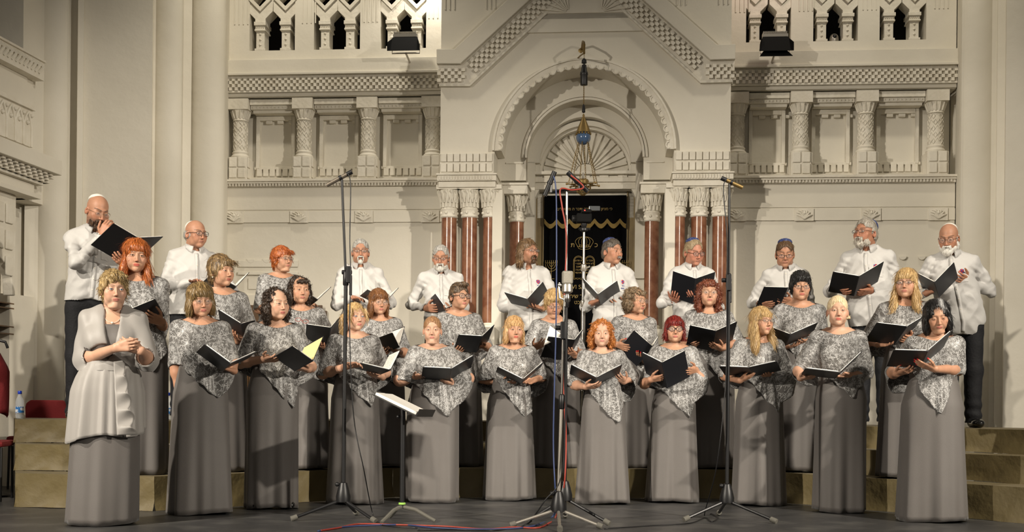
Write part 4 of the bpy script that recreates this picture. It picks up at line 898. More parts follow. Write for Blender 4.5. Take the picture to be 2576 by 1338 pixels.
def eye_mesh(iris):
    rings = [0, 13, 15, 30, 32, 45, 70, 100, 140, 180]; cols = [(.01, .01, .01)]*2+[iris]*2+[(.50, .45, .41)]*6; V, Q, K = [], [], []; n = 16; r = .0128
    for a, k in zip(rings, cols):
        for j in range(n): t = 2*PI*j/n; s_ = math.sin(math.radians(a)); V.append((r*s_*math.cos(t), -r*math.cos(math.radians(a)), r*s_*math.sin(t))); K.append(k)
    for i in range(len(rings)-1):
        for j in range(n): Q.append((i*n+j, i*n+(j+1) % n, i*n+n+(j+1) % n, i*n+n+j))
    return mesh('eye', V, Q, A(K))
EYES = {k: eye_mesh(c) for k, c in dict(brown=(.09, .045, .02), blue=(.15, .24, .32), green=(.14, .16, .08)).items()}
# hair -------------------------------------------------------------
def hair(st, P):
    """hair mass in head space; returns V,Q"""
    E = []; add = lambda c, r, k=.015, sub=False, R=None: E.append((Ell(c, r, R), k, sub))
    both = lambda c, r, k=.015, sub=False: [add((s*c[0], c[1], c[2]), r, k, sub) for s in (-1, 1)]
    vol = P.get('vol', 1); a, mode = .0026, 'str'; sd = P.get('seed', 1)*7.3; zlo = -.14; post = []
    face = lambda w=.062, top=.058, y=-.115, d=.075: add((0, y, (top-.17)/2), (w, d, (top+.17)/2), .008, True)
    if st == 'short':                       # men: close cut, ears and face free
        add((0, .014, .034), (.0785, .099, .092)); both((.066, .03, -.01), (.016, .05, .045)); add((0, .085, -.03), (.055, .028, .045))
        face(.073, P.get('top', .062)+.014, -.1, .083); both((.085, -.075, -.03), (.04, .072, .075), .006, True); both((.088, .012, -.02), (.022, .026, .036), .006, True); post += [lambda x, y, z: -.075+.2*(y-.08)-z, lambda x, y, z: np.minimum(-.012-y, .034-z), lambda x, y, z: np.minimum(.03-y, -.012-z)]
    elif st == 'fringe':                    # bald on top
        both((.058, .035, -.005), (.023, .055, .036)); add((0, .08, -.018), (.06, .033, .042)); both((.088, .01, -.015), (.022, .026, .036), .006, True); post.append(lambda x, y, z: z-.026-.15*(y-.02)); post.append(lambda x, y, z: -.022-y*1.0+0*z)
    elif st == 'fshort':                    # women: short with volume, swept fringe
        add((0, .02, .042), (.087*vol, .108, .098*vol)); both((.068, .01, .0), (.022, .05, .055)); add((0, .085, -.03), (.06, .035, .06))
        face(.063, P.get('top', .05)); both((.09, -.02, -.055), (.03, .04, .05), .008, True); add((.02*P.get('part', 1), -.074, P.get('bz', .067)), (.058, .022, .021), .012); a = .0045
    elif st == 'bob':
        L = P.get('len', .12); add((0, .018, .04), (.088*vol, .108, .092)); both((.072*vol, .012, -.03-.25*L), (.027*vol, .058, .05+.45*L)); add((0, .07, -.04), (.08, .052, .09))
        face(P.get('fwid', .058), P.get('top', .04), -.12, .08); a = .003; zlo = -.16-.4*L
        if P.get('bangs', 1): add((0, -.077, .054), (.058, .017, .03), .014)
        if not P.get('bangs', 1): add((0, -.1, .06), (.045, .055, .034), .012, True)
        post.append(lambda x, y, z: -.03-L-z+.016*n3(np.arctan2(x, y)*16+sd, 0*x, 0*x))
    elif st == 'long':
        L = P.get('len', .26); add((0, .018, .04), (.086*vol, .106, .092)); both((.073, -.004, -.06-L*.3), (.026, .05, .07+L*.42)); add((0, .06, -.06-.2*L), (.085, .05, .1+.3*L)); both((.085, -.02, -.1-.45*L), (.032, .045, .12))
        face(.055, P.get('top', .042), -.12, .082); a = .003; zlo = -.12-L
        if P.get('bangs', 1): add((0, -.078, .052), (.058, .016, .029), .014)
        post.append(lambda x, y, z: -.05-L-z+.03*n3(np.arctan2(x, y)*18+sd, 0*x, 0*x))
    elif st == 'manlong':
        add((0, .02, .036), (.081, .103, .09)); both((.07, .03, -.05), (.024, .045, .09)); both((.085, .02, -.115), (.034, .035, .035)); add((0, .07, -.07), (.08, .04, .1)); face(.062, .07, -.11, .085); both((.075, -.07, -.04), (.03, .05, .09), .008, True); a = .005; zlo = -.17
    elif st == 'curly':
        L = P.get('len', .1); add((0, .03, .04), (.105*vol, .105*vol, .10*vol), .02); both((.082*vol, .018, -.03-.2*L), (.042*vol, .058*vol, .05+.45*L), .02); add((0, .075, -.04), (.09*vol, .06, .1), .02)
        face(.058, P.get('top', .052), -.12, .085); a, mode = .011, 'curl'; zlo = -.17-L*.6
        if P.get('bangs', 1): add((0, -.07, .068), (.06, .03, .026), .014)
        else: add((0, -.1, .055), (.044, .055, .034), .012, True)
    elif st == 'pulled':
        add((0, .016, .035), (.0775, .0975, .0895)); face(.0655, P.get('top', .074), -.105, .085); both((.085, -.045, -.035), (.035, .05, .06), .008, True); both((.088, .012, -.02), (.024, .028, .036), .006, True); add((0, .1, .0), (.042, .035, .04), .012); post.append(lambda x, y, z: -.055-z); a = .0012
        if P.get('bun'): 
            for i in range(6): t = 2*PI*i/6; add((.062+.02*math.cos(t), .05+.02*math.sin(t), -.045-.012*(i % 3)), .019, .004)
            zlo = -.14
        if P.get('tail'):
            add((-.075, .055, -.01), (.032, .04, .035)); add((-.085, .05, -.075), (.03, .032, .07)); add((-.082, .05, -.14), (.022, .024, .06)); both((.066, -.062, .015), (.011, .02, .055)); zlo = -.22; post = []; a = .003
    elif st == 'crop':
        add((0, .016, .042), (.08, .098, .094)); both((.066, .025, .0), (.016, .05, .04)); add((0, .085, -.02), (.055, .025, .05)); face(.066, .06, -.1, .085); add((.005, -.06, .105), (.05, .045, .026)); both((.085, -.07, -.03), (.035, .065, .075), .006, True); both((.088, .012, -.02), (.022, .026, .036), .006, True); a = .005; post += [lambda x, y, z: -.07-z, lambda x, y, z: np.minimum(-.012-y, .03-z), lambda x, y, z: np.minimum(.03-y, -.012-z)]
    elif st == 'beard':
        f = P.get('full', 1); add((0, -.07, -.1-.012*(f-1)), (.04*f, .036*f, .034*f)); both((.045, -.035, -.076), (.021*f, .04, .034)); add((0, -.1, -.054), (.028, .011, .0075), .006); both((.026, -.09, -.066), (.012, .014, .02), .008)
        add((0, -.104, -.067), (.017, .012, .0036), .003, True); both((.068, .012, -.06), (.012, .03, .04), .01, f < 1.05) if P.get('side', 1) else None; post.append(lambda x, y, z: np.abs(x)*.0+z+.049-.4*np.maximum(np.abs(x)-.02, 0)+(y > -.06)*0); a = .0035
    elif st == 'goatee':
        add((0, -.075, -.098), (.023, .022, .022)); add((0, -.1, -.0535), (.025, .009, .006), .006); both((.024, -.09, -.07), (.006, .01, .02), .006); a = .002
    elif st == 'moustache': add((0, -.102, -.0535), (.027, .009, .0065), .006); a = .002
    g = G((-.16, -.14, zlo-.02), (.16, .19, .185), .0036)
    for p, k, sub in E: g.put(p, k, sub)
    sd = P.get('seed', 1)*7.3
    if mode == 'str': g.disp(lambda x, y, z: 1.0*a*n3(np.arctan2(x+.02*np.sin(z*30+sd), y+.3)*42+sd, np.hypot(x, y)*50, z*9+sd)+a*n3(np.arctan2(x, y+.3)*95+sd, np.hypot(x, y)*120, z*14)+.5*a*n3(x*260, y*260, z*40+sd))
    else: g.disp(lambda x, y, z: a*(1-2*np.abs(n3(x*48+sd, y*48, z*40)))+.5*a*n3(x*110, y*110+sd, z*95)+.3*a)
    for f in post: g.cut(f)
    return g.nets()+(mode,)
def hair_colour(V, c0, c1, sd):
    x, y, z = V.T; t = np.clip(.45+.6*n3(np.arctan2(x, y+.3)*45+sd, np.hypot(x, y)*60, z*9)+.8*n3(np.arctan2(x, y+.3)*160+sd, np.hypot(x, y)*190, z*16), 0, 1); return mix(np.tile(A(c0, float), (len(V), 1)), c1, t)
def strands(V, Q, mode, st, c0, c1, seed, n, L):
    """fine locks lying on the hair mass"""
    rg = np.random.default_rng(seed); f = Q[rg.integers(0, len(Q), n)]; p = V[f].mean(1); nn = np.cross(V[f[:, 2]]-V[f[:, 0]], V[f[:, 3]]-V[f[:, 1]]); nn /= np.maximum(np.linalg.norm(nn, axis=1), 1e-9)[:, None]
    crown = A((0, .03, .115)); fl = (p-crown)*A((1, 1, .25)); fl /= np.maximum(np.linalg.norm(fl, axis=1), 1e-6)[:, None]; d = .8*fl+A((0, 0, -.75))+rg.normal(0, .07 if mode == 'str' else .5, (n, 3)); m = 6
    if st == 'pulled': d = np.cross(nn, A((1., 0, 0)))+A((0, .45, -.05))+rg.normal(0, .04, (n, 3))
    pts = []; p = p-nn*.001
    wd = rg.uniform(.0008, .0017, n)*(1.25 if mode == 'curl' else 1); Ls = L*rg.uniform(.55, 1.2, n)/m; ph = rg.uniform(0, 6.28, n); zmin = V[:, 2].min()-.004
    for k in range(m+1):
        d = d-nn*(d*nn).sum(1)[:, None]; d /= np.maximum(np.linalg.norm(d, axis=1), 1e-6)[:, None]; q = p.copy(); s_ = np.cross(d, nn)
        if mode == 'curl': a = ph+k*1.55; q = q+.0052*(np.cos(a)[:, None]*s_+(np.sin(a)*.9+.5)[:, None]*nn)
        else: q = q+nn*(.0004+.0009*math.sin(PI*k/m))
        pts.append((q, s_, wd*(1-.75*abs(2*k/m-1)**2))); c = A((0, .018, .02)); rel = p-c; rel[:, 2] = np.maximum(rel[:, 2], 0); p = p+d*Ls[:, None]; nr = p-c; nr[:, 2] = np.maximum(nr[:, 2], 0)
        nn = nn+(nr/np.maximum(np.linalg.norm(nr, axis=1), 1e-6)[:, None]-rel/np.maximum(np.linalg.norm(rel, axis=1), 1e-6)[:, None]); nn /= np.linalg.norm(nn, axis=1)[:, None]; d = d+A((0, 0, -.12))
    VV = np.stack([x for q, s_, w_ in pts for x in (q-s_*w_[:, None], q+s_*w_[:, None])], 1); j = np.arange(n)[:, None]*(2*(m+1)); QQ = np.concatenate([j+A([[2*k, 2*k+1, 2*k+3, 2*k+2]]) for k in range(m)])
    t = np.clip(rg.normal(.48, .22, n), 0, 1)[:, None]; cc = np.repeat(A(c0)*(1-t)+A(c1)*t, 2*(m+1), 0)
    ok = (VV[:, :, 2].min(1) > zmin-.010) & ~((VV[:, -1, 1] < -.055) & (np.abs(VV[:, -1, 0]) < .056) & (VV[:, -1, 2] < (.05 if st == 'curly' else .026 if st in ('bob', 'long', 'fshort', 'pulled', 'curly', 'manlong', 'short', 'crop') else -9))); kp = np.repeat(ok, 1); QQ = QQ[np.tile(kp, m)]
    return VV.reshape(-1, 3), QQ, cc
M['hair'] = mat('hair', (.2, .1, .05), .42, attr='Col', spec=.45)
# hands ------------------------------------------------------------
def hand_prims(Wp, D, n, sc=1, curl=(.25, .35, .25), spread=.06, thumb=.5, up=None):
    D = D/np.linalg.norm(D); n = n-D*(n@D); n /= np.linalg.norm(n); B = np.cross(n, D)
    if (B[2] < 0 if up is None else B@A(up) < 0): B = -B
    pr = []; X = lambda a, b, c: Wp+sc*(a*D+b*B+c*n)
    lat = (.030, .0105, -.0095, -.0275); ln = (.070, .078, .071, .055); kd = (.088, .092, .087, .078)
    for b in lat: pr.append((Cap(X(0, b*.45, 0), X(.082, b, 0), .0155*sc, .0112*sc), .014))
    pr.append((Ell(X(.045, .018, .008), .021*sc), .012))
    F = []
    for i in range(4):
        p = X(kd[i], lat[i], 0); th = curl[0]*(1+.06*i); dirv = lambda t, i=i: math.cos(t)*D+math.sin(t)*n+spread*(1.5-i)*B; r = (.0088, .0078, .0070, .006); ch = []
        for j, f in enumerate((.46, .30, .24)):
            v = dirv(th); v /= np.linalg.norm(v); q = p+sc*ln[i]*f*v; ch.append(Cap(p, q, r[j]*sc, r[j+1]*sc)); p = q; th += curl[min(j+1, 2)]
        F.append(ch)
    p = X(.022, .026, .006); fo_ = max(0, thumb-1); v = .62*D+(.78-.6*fo_)*B+(.25*min(thumb, 1)+.35*fo_)*n; v /= np.linalg.norm(v); q = p+.042*sc*v; v2 = .9*D+(.42-.5*fo_)*B+(.4*min(thumb, 1)+.2*fo_)*n; v2 /= np.linalg.norm(v2)
    m = q+.030*sc*v2; v3 = v2+.25*D; v3 /= np.linalg.norm(v3)
    F.append([Cap(p, q, .0125*sc, .0105*sc), Cap(q, m, .0098*sc, .0088*sc), Cap(m, m+.024*sc*v3, .0086*sc, .0066*sc)])
    return pr, F, [ch[-1].b for ch in F]
def arm_mesh(El, Wp, hd, sc, fr=1, forearm=True, h=.0035):
    """hd = (D, n, curl, thumb, spread)"""
    pr, F, tips = hand_prims(Wp, hd[0], hd[1], sc, hd[2], hd[4], hd[3])
    ax_ = (Wp-El)/np.linalg.norm(Wp-El); E0 = El if forearm else Wp-ax_*.09*sc
    P = [(Cap(E0 if forearm else E0, Wp, (.044*fr if forearm else .030)*sc, .0255*sc), .02)]
    if forearm: P.append((Ell(El+(Wp-El)*.28, .047*fr*sc), .03)); P.append((Ell(El, .046*fr*sc), .03))
    allp = [p for p, k in P+pr]+[c for ch in F for c in ch]
    lo = np.min([p.bb()[0] for p in allp], 0)-.012; hi = np.max([p.bb()[1] for p in allp], 0)+.012
    g = G(lo, hi, h)
    for p, k in P+pr: g.put(p, k)
    for ch in F:
        for c in ch: g.put(c, .0035)
    V, Q = g.nets(); return V, Q, tips
def ik(S0, Wp, L1, L2, pole):
    v = Wp-S0; d = np.linalg.norm(v); k = 1.0
    if d > (L1+L2)*.985: k = d/((L1+L2)*.985); L1 *= k; L2 *= k
    d = max(d, abs(L1-L2)*1.02+1e-3); a = (L1*L1-L2*L2+d*d)/(2*d); hgt = math.sqrt(max(L1*L1-a*a, 1e-6)); u = v/np.linalg.norm(v); p = A(pole, float); p = p-u*(p@u); p /= np.linalg.norm(p)
    return S0+u*a+p*hgt
# ---------------------------------------------------------------- garments and the person builder
def evald(prims, x, y, z):
    F_ = 9.
    for p, k in prims:
        d = p.d(x, y, z)
        if np.isscalar(F_): F_ = d; continue
        t = np.clip(.5+.5*(F_-d)/k, 0, 1); F_ = F_*(1-t)+d*t-k*t*(1-t)
    return F_
def extent(prims, zs, th, c, rmax=.62, n=84):
    """outermost radius of the shape in direction th at height zs, about the axis c(z)"""
    r = np.linspace(rmax, .0, n); T, Z_, R = np.meshgrid(th, zs, r, indexing='ij')
    d = evald(prims, c[0]+R*np.sin(T), c[1]-R*np.cos(T), Z_); ins = d < 0; i = ins.argmax(2); ok = ins.any(2)
    d0 = np.take_along_axis(d, i[..., None], 2)[..., 0]; i1 = np.maximum(i-1, 0); d1 = np.take_along_axis(d, i1[..., None], 2)[..., 0]
    f = np.where(ok & (i > 0), -d0/np.maximum(d1-d0, 1e-6), 0); return np.where(ok, r[i]+np.clip(f, 0, 1)*(r[i1]-r[i]), 0.)
def torso(sex, S_, fat, lx, bust=1):
    """prims of the trunk; lx = sideways offset of the neck"""
    P = []; a = lambda c, r, k: P.append((Ell((c[0]+lx*max(0, (c[2]-.9)/.5), c[1], c[2]), r), k)); s = lambda v: tuple(S_*q for q in v)
    if sex == 'f':
        a(s((0, 0, .93)), s((.172*fat, .125*fat, .15)), .05); a(s((0, -.005, 1.08)), s((.143*fat, .112*fat, .17)), .06); a(s((0, .0, 1.23)), s((.155*fat, .113, .17)), .06)
        for e in (-1, 1): a(s((e*.07, -.07*fat, 1.195)), s((.072*bust, .068*bust, .075*bust)), .05)
        P.append((Cap(s((-.142, .012, 1.335)), s((.142, .012, 1.335)), .052*S_), .05))
        for e in (-1, 1): P.append((Cap(s((e*.12, .018, 1.345)), s((e*.03, .018, 1.405)), .036*S_, .045*S_), .04))
        if lx:
            for q, _ in P[-3:]: q.a[0] += lx*.9; q.b[0] += lx*.9
    else:
        a(s((0, 0, .95)), s((.168*fat, .125*fat, .16)), .05); a(s((0, -.012, 1.12)), s((.158*fat, .130*fat, .19)), .06); a(s((0, 0, 1.30)), s((.178, .125, .2)), .06)
        P.append((Cap(s((-.158, .012, 1.435)), s((.158, .012, 1.435)), .06*S_), .06))
        for e in (-1, 1): P.append((Cap(s((e*.14, .02, 1.45)), s((e*.035, .02, 1.515)), .04*S_, .05*S_), .04))
        if lx:
            for q, _ in P[-3:]: q.a[0] += lx*.9; q.b[0] += lx*.9
    return P
def loft(name, rings, m, parent, mx, closed=True, solid=.003):
    n = len(rings[0]); V = np.concatenate(rings); Q = []
    for i in range(len(rings)-1):
        for j in range(n if closed else n-1): Q.append((i*n+j, (i+1)*n+j, (i+1)*n+(j+1) % n, i*n+(j+1) % n))
    return link(name, mesh(name, V, Q), m, parent, mx, solid=solid)
def skirt_r(P, S_, zs, th, lx, c, top=1.06):
    fa = P.get('fat', 1); w0 = P.get('sw', .215); tt = np.clip(1-zs/(top*S_), 0, 1); rx = np.interp(tt, [0, .18, 1], [.150*fa*S_, min(.192*fa*S_, w0), w0]); ry = np.interp(tt, [0, .18, 1], [.115*fa*S_, .135*fa*S_, min(.2, w0*.86)])
    ox = lx*np.maximum(0, (zs-.9*S_)/.5)+P.get('sdx', 0)*tt-c[0]; return ((np.abs(np.sin(th))[:, None]/rx)**2.6+(np.abs(np.cos(th))[:, None]/ry)**2.6)**(-1/2.6)+.012+.024*tt**1.2+np.sin(th)[:, None]*ox+np.cos(th)[:, None]*c[1]
def poncho(P, prims, S_, nz, lx, parent, mx, sd):
    """lace cape: lies on shoulders and arms, hangs from them, hem drawn out to one point"""
    th = np.linspace(-PI, PI, 120, endpoint=False); c = (lx*.9, .012*S_); hem = P.get('hem', {})
    zt = nz+.028*S_; zs = np.linspace(zt, .62*S_, 90); R = extent(prims, zs, th, c)+.010
    k = np.exp(-np.linspace(-2, 2, 9)**2); k /= k.sum(); Rm = R.copy()                 # bridge between arm and trunk, then soften
    for sh in range(-5, 6): Rm = np.maximum(Rm, np.roll(R, sh, 0)-abs(sh)*.012)
    R = sum(k[i]*np.roll(Rm, i-4, 0) for i in range(9))
    sk = skirt_r(P, S_, zs, th, lx, c); R = np.where(zs[None, :] < 1.05*S_, np.maximum(R, sk), R)
    for j in range(1, R.shape[1]): R[:, j] = np.maximum(R[:, j], R[:, j-1]-.0022*S_)
    deg = np.degrees(th); pa = P.get('point', 40); pz = P.get('pz', .76); el = P.get('elz', 1.03)*S_; er = P.get('erz', 1.0)*S_
    kn = [(-181, .93), (-120, .97), (-95, el/S_-.02), (-62, el/S_+.0), (pa-30, pz+.55*(el/S_-pz)*30/(pa+62)*1.0+.04), (pa, pz), (pa+14, pz+.08), (pa+42, er/S_-.05), (max(96, pa+50), er/S_-.03), (125, .93), (181, .93)]
    zh = np.interp(deg, [a for a, b in kn], [b for a, b in kn])*S_; zh = zh+.006*S_*np.sin(deg*.22+sd)
    zn = zt-.017*S_-(.062*S_)*(.5+.5*np.cos(th))**2.2                                   # neckline, lower in front
    rings = []; m = 46
    for i in range(m+1):
        f = i/m; f = f**.85; z = zn+(zh-zn)*f
        r = A([np.interp(-z[j], -zs, R[j]) for j in range(len(th))])
        drop = np.clip((1.2*S_-z)/(.4*S_), 0, 1); r = r+drop*(.010*np.sin(9*th+sd)+.006*np.sin(17*th+2*sd))*(1 if i < m else 1.2)
        rings.append(np.stack([c[0]+r*np.sin(th), c[1]-r*np.cos(th), z], 1))
    e = rings[-1].copy(); d = e-A([c[0], c[1], 0]); e[:, :2] = A(c)+d[:, :2]*.985; e[:, 2] += .004
    rings.append(e)
    o = loft('lace_poncho', rings, 'lace', parent, mx); a_ = o.data.attributes.new('lace_uv', 'FLOAT_VECTOR', 'POINT'); rr = A(rings); uv = np.zeros(rr.shape, np.float32)
    uv[:, :, 0] = np.cumsum(np.linalg.norm(np.diff(rr.mean(0), axis=0, prepend=rr.mean(0)[:1]), axis=1))[None, :]*1.0+sd*3; uv[1:, :, 1] = np.cumsum(np.linalg.norm(np.diff(rr, axis=0), axis=2), 0); uv[:, :, 1] += sd
    a_.data.foreach_set('vector', uv.reshape(-1)); return o
def skirt(P, S_, fat, lx, parent, mx, sd, top=1.06, name='long_skirt', m='skirt'):
    n = 128; th = np.linspace(-PI, PI, n, endpoint=False); w0 = P.get('sw', .215); rings = []; dx = P.get('sdx', 0)
    zs = np.concatenate([np.linspace(top*S_, .85*S_, 10), np.linspace(.8*S_, .012, 22)])
    fl = P.get('fold', 1)
    for z in zs:
        t = 1-z/(top*S_); hip = min(.192*fat*S_, w0); wst = .150*fat*S_
        rx = np.interp(t, [0, .18, 1], [wst, hip, w0]); ry = np.interp(t, [0, .18, 1], [.115*fat*S_, .135*fat*S_, min(.2, w0*.86)])
        fo = t**1.4*fl*(.011*np.sin(5*th+sd*1.7+.5*t)+.010*np.sin(8*th-sd+.3)+.005*np.sin(15*th+sd*3))
        sq = (np.abs(np.sin(th))**2.6+np.abs(np.cos(th))**2.6)**(-1/2.6)
        zz_ = z+(.010*np.sin(2*th+sd)*(t > .9)*(t-.9)*10+(.018*P.get('lift', 0)*np.exp(-((th-.8)/.35)**2)*(t-.8)*5 if t > .8 else 0))
        rings.append(np.stack([lx*max(0, (z-.9*S_)/.5)+dx*t+(rx*sq+fo)*np.sin(th), -(ry*sq+fo)*np.cos(th), np.full(n, 0.)+zz_], 1))
    e = rings[-1].copy(); e[:, :2] *= .97; e[:, 2] += .004; rings.append(e)
    return loft(name, rings, m, parent, mx)
def shoe_mesh():
    g = G((-.06, -.22, -.01), (.06, .1, .14), .006); g.put(Ell((0, -.06, .035), (.04, .13, .04))); g.put(Ell((0, -.12, .035), (.043, .075, .035)), .02); g.put(Ell((0, .03, .05), (.036, .05, .05)), .02); g.put(Cap((0, .02, .06), (0, .03, .12), .035), .02)
    g.cut(lambda x, y, z: .002-z); return mesh('shoe', *g.nets())
SHOE = shoe_mesh()
def glasses(P, parent, mx, hs):
    st = P['glasses']; rim, r, w_, h_, pw = dict(thick=('lens_rim', .0021, .0235, .0165, 3.2), wide=('lens_rim', .0026, .026, .019, 3.), thin=('thin_rim', .0011, .0225, .0165, 2.4), round=('lens_rim', .0013, .0225, .0205, 2.), half=('lens_rim', .0016, .023, .0125, 3.), cat=('lens_rim', .0028, .026, .0195, 2.3), big=('thin_rim', .0013, .027, .022, 2.3))[st]
    g = empty('eyeglasses'); g.parent = parent; g.matrix_local = mx; z0 = P.get('gz', -.002); b = MB(); yf = -.1045
    for s in (-1, 1):
        pts = []
        for i in range(29):
            t = 2*PI*i/28; c, d = math.cos(t), math.sin(t); q = (abs(c)**pw+abs(d)**pw)**(-1/pw)
            up = .004*max(0, s*c)*(d > 0) if st == 'cat' else 0
            x = s*.033+w_*q*c; pts.append((x, yf+.35*max(0, abs(x)-.03)**1.0*.6, z0+h_*q*d+up))
        b.tube(pts, r, 5, cap=False)
        l = MB(); l.b.faces.new([l.b.verts.new(p) for p in pts[:-1]]); obj('lens', l, 'lens', g)
        t0 = (s*(.033+w_), yf+.012, z0+.005); t1 = MB(); t1.tube([t0, (s*.0735, -.06, z0+.006), (s*.08, .0, z0+.006), (s*.08, .02, z0-.008)], r*1.05, 5); obj('temple', t1, rim, g)
    b.tube([(-.033+w_*.95, yf, z0+.003), (0, yf-.004, z0+.0065), (.033-w_*.95, yf, z0+.003)], r, 5)
    obj('frame', b, rim, g, smooth=True); return g
def to_local(mxi, v): return A(mxi @ Vector(v), float)
CROP = dict(A=(150, 460), B=(390, 530), C=(590, 600), D=(790, 580), E=(980, 590), F=(1210, 580), G=(1420, 580), H=(1600, 580), I=(1810, 580), J=(2000, 530), K=(2200, 540))
def K(c, p): return (p[0], p[1]) if c == '-' else (CROP[c][0]+p[0]/3.3467, CROP[c][1]+p[1]/3.3467)
ROWZ = (0, .255, .65)
ROWL = ('standing in the front row', 'standing in the middle row', 'standing in the back row')
HANDS = []
def person(n, P):
    sex, s, row = P['sex'], P['s'], P['row']; d = F/s; z0 = ROWZ[row]; fx = P['fx']; hx, cy = P['head'][:2]
    X0 = at(fx, 1000, d).x; zc_ = at(hx, cy, d).z; H = zc_-z0; base = 1.655 if sex == 'f' else 1.765; S_ = H/base; yaw = P.get('yaw', 0); fat = P.get('fat', 1)
    root = empty('person'); root.matrix_world = Matrix.Translation((X0, d, z0)) @ Matrix.Rotation(math.radians(yaw), 4, 'Z')
    tag(root, P['label'], 'person', 'choir singers'); mxw = root.matrix_world.copy(); mi = mxw.inverted(); sd = n*1.37
    hs = S_*P.get('hs', 1)*(1.0 if sex == 'f' else 1.05); hw = at(hx, cy, d-.02)
    hy, hp, ht = P['look']; Rh = rotm(hy-yaw, hp, ht); hc = to_local(mi, hw); top = Rh @ A((0, .012, .117))*hs; hc = hc-A((top[0], 0, .117*hs*math.cos(math.radians(hp)*.8))); hc[1] = -.045*S_-.03*S_*math.sin(math.radians(max(hp, 0)))
    lx = hc[0]*.85; nz = (1.405 if sex == 'f' else 1.50)*S_; dz = (hc[2]-.115*hs*1.0)-((1.425 if sex == 'f' else 1.53)*S_)
    skin = A(P.get('skin', SK[sex]))
    prims = torso(sex, S_, fat, lx, P.get('bust', 1))
    # head and neck
    nb = A((lx*.95, .02*S_, nz-.01)); to_h = lambda p: (Rh.T @ (A(p)-hc))/hs
    rn = (.050 if sex == 'f' else .059)*(.6+.4*fat)*P.get('neck', 1)
    
    if sex == 'f': [P.setdefault(k, v) for k, v in dict(jaw=.88, fw=.98, nose=.9, ridge=.2, browt=.75).items()]
    hp_ = head_prims(P); g = G((-.097, -.132, -.165), (.097, .12, .128), .003)
    for p, k, sub in hp_[:1]: g.put(p, k, sub)
    g.put(Cap((0, .024, -.045), to_h(nb), rn/1.0, rn*1.12), .03)
    for p, k, sub in hp_[1:]: g.put(p, k, sub)
    V, Q = g.nets(); colr = face_colour(V, P, skin); V = (V*hs) @ Rh.T+hc; parts = [(V, Q, colr)]
    # neck and upper chest
    c0 = Rh @ (A((0, .024, -.09))*hs)+hc; hi_z = (Rh @ (A((0, .02, -.118))*hs)+hc)[2]
    g = G((lx-.24*S_, -.2*S_, nz-.16*S_), (lx+.24*S_, .17*S_, hi_z), .008)
    for p, k in prims: g.put(p, k)
    g.F += .0015
    g.put(Cap(Rh @ (A((0, .024, -.045))*hs)+hc, nb, rn*hs, rn*1.12*hs), .035)
    g.F += 0 if sex == 'f' else .013
    if sex == 'm': g.put(Cap(Rh @ (A((0, .024, -.045))*hs)+hc, nb, rn*hs, rn*1.1*hs), .02)
    V, Q = g.nets(); parts.append((V, Q, np.tile(skin*A((1.0, .97, .95)), (len(V), 1))*(1+.04*n3(V[:, 0]*30, V[:, 1]*30, V[:, 2]*30))[:, None]))
    # arms
    L1, L2 = (.285*S_, .245*S_) if sex == 'f' else (.30*S_, .26*S_); arms = []; nails = []
    fo = P.get('folder'); cr = P['crop']; dep = P.get('dep', .30)*S_; FP = None
    if fo:
        pt = lambda q, y: at(*K(cr, q), y); yS = d-dep; SB = pt(fo[0], yS); k = 1/(3.3467*s) if cr != '-' else 1/s; fl = fo[4] if len(fo) > 4 else (-1, 1, 1)
        def vec(a, b, Lg, sg): x, z = (b[0]-a[0])*k, -(b[1]-a[1])*k; return Vector((x, sg*math.sqrt(max(Lg*Lg-x*x-z*z, .0)), z))
        wv = vec(fo[0], fo[1], .30, fl[0]); av = vec(fo[0], fo[2], .225, fl[1]); bv = vec(fo[0], fo[3], .225, fl[2]); SB = SB-wv*.5*(1 if fl[0] < 0 else 1)+Vector((wv.x, 0, wv.z))*.5; FP = (SB, wv, av, bv)
        folder(n, P, FP, SB.x)
    def depth_on(q):
        if FP is None: return d-dep, None
        best = None
        for e in FP[2:]:
            m = np.array([[FP[1].x, e.x], [FP[1].z, e.z]]); w0 = at(*q, FP[0].y); 
            if abs(np.linalg.det(m)) < 1e-4: continue
            al, be = np.linalg.solve(m, [w0.x-FP[0].x, w0.z-FP[0].z]); pen = max(0, -al, al-1)+max(0, -be, be-1); al, be = min(max(al, 0), 1), min(max(be, 0), 1)
            nn = FP[1].cross(e).normalized(); nn = nn if nn.y > 0 else -nn
            if best is None or pen < best[0]: best = (pen, FP[0].y+al*FP[1].y+be*e.y, nn)
        return (best[1], best[2]) if best else (d-dep, None)
    for hi_, hd in enumerate(P['hands']):
        side = -1 if hi_ == 0 else 1; S0 = A((lx*.9+side*(.148 if sex == 'f' else .17)*S_, .012*S_, (1.335 if sex == 'f' else 1.425)*S_))
        wq, tq = K(cr, hd[0]), K(cr, hd[1]); o = hd[2] if len(hd) > 2 else {}
        yT, nn = depth_on(tq); yT = yT-.020 if 'y' not in o else d-o['y']*S_
        tip = at(*tq, yT); wr = at(*wq, yT); v = wr-tip; Lh = .172*S_*o.get('sc', 1); l = v.length
        yw = o.get('yw'); dy = math.sqrt(max(Lh*Lh-l*l, 0)); wr = wr+Vector((0, min(dy, .11) if yw is None else yw, 0))
        if (nn is None) or 'n' in o: nn = Vector(o.get('n', (0, 1, .3)))
        wl, tl = to_local(mi, wr), to_local(mi, tip); nl = A(mi.to_3x3() @ nn); D = tl-wl; 
        El = ik(S0, wl, L1, L2, o.get('pole', (side*.55, .45, -.8)))
        if 'el' in o: e = at(*K(cr, o['el']), d-o.get('ey', .05)*S_); El = to_local(mi, e)
        arms.append((S0, El, wl))
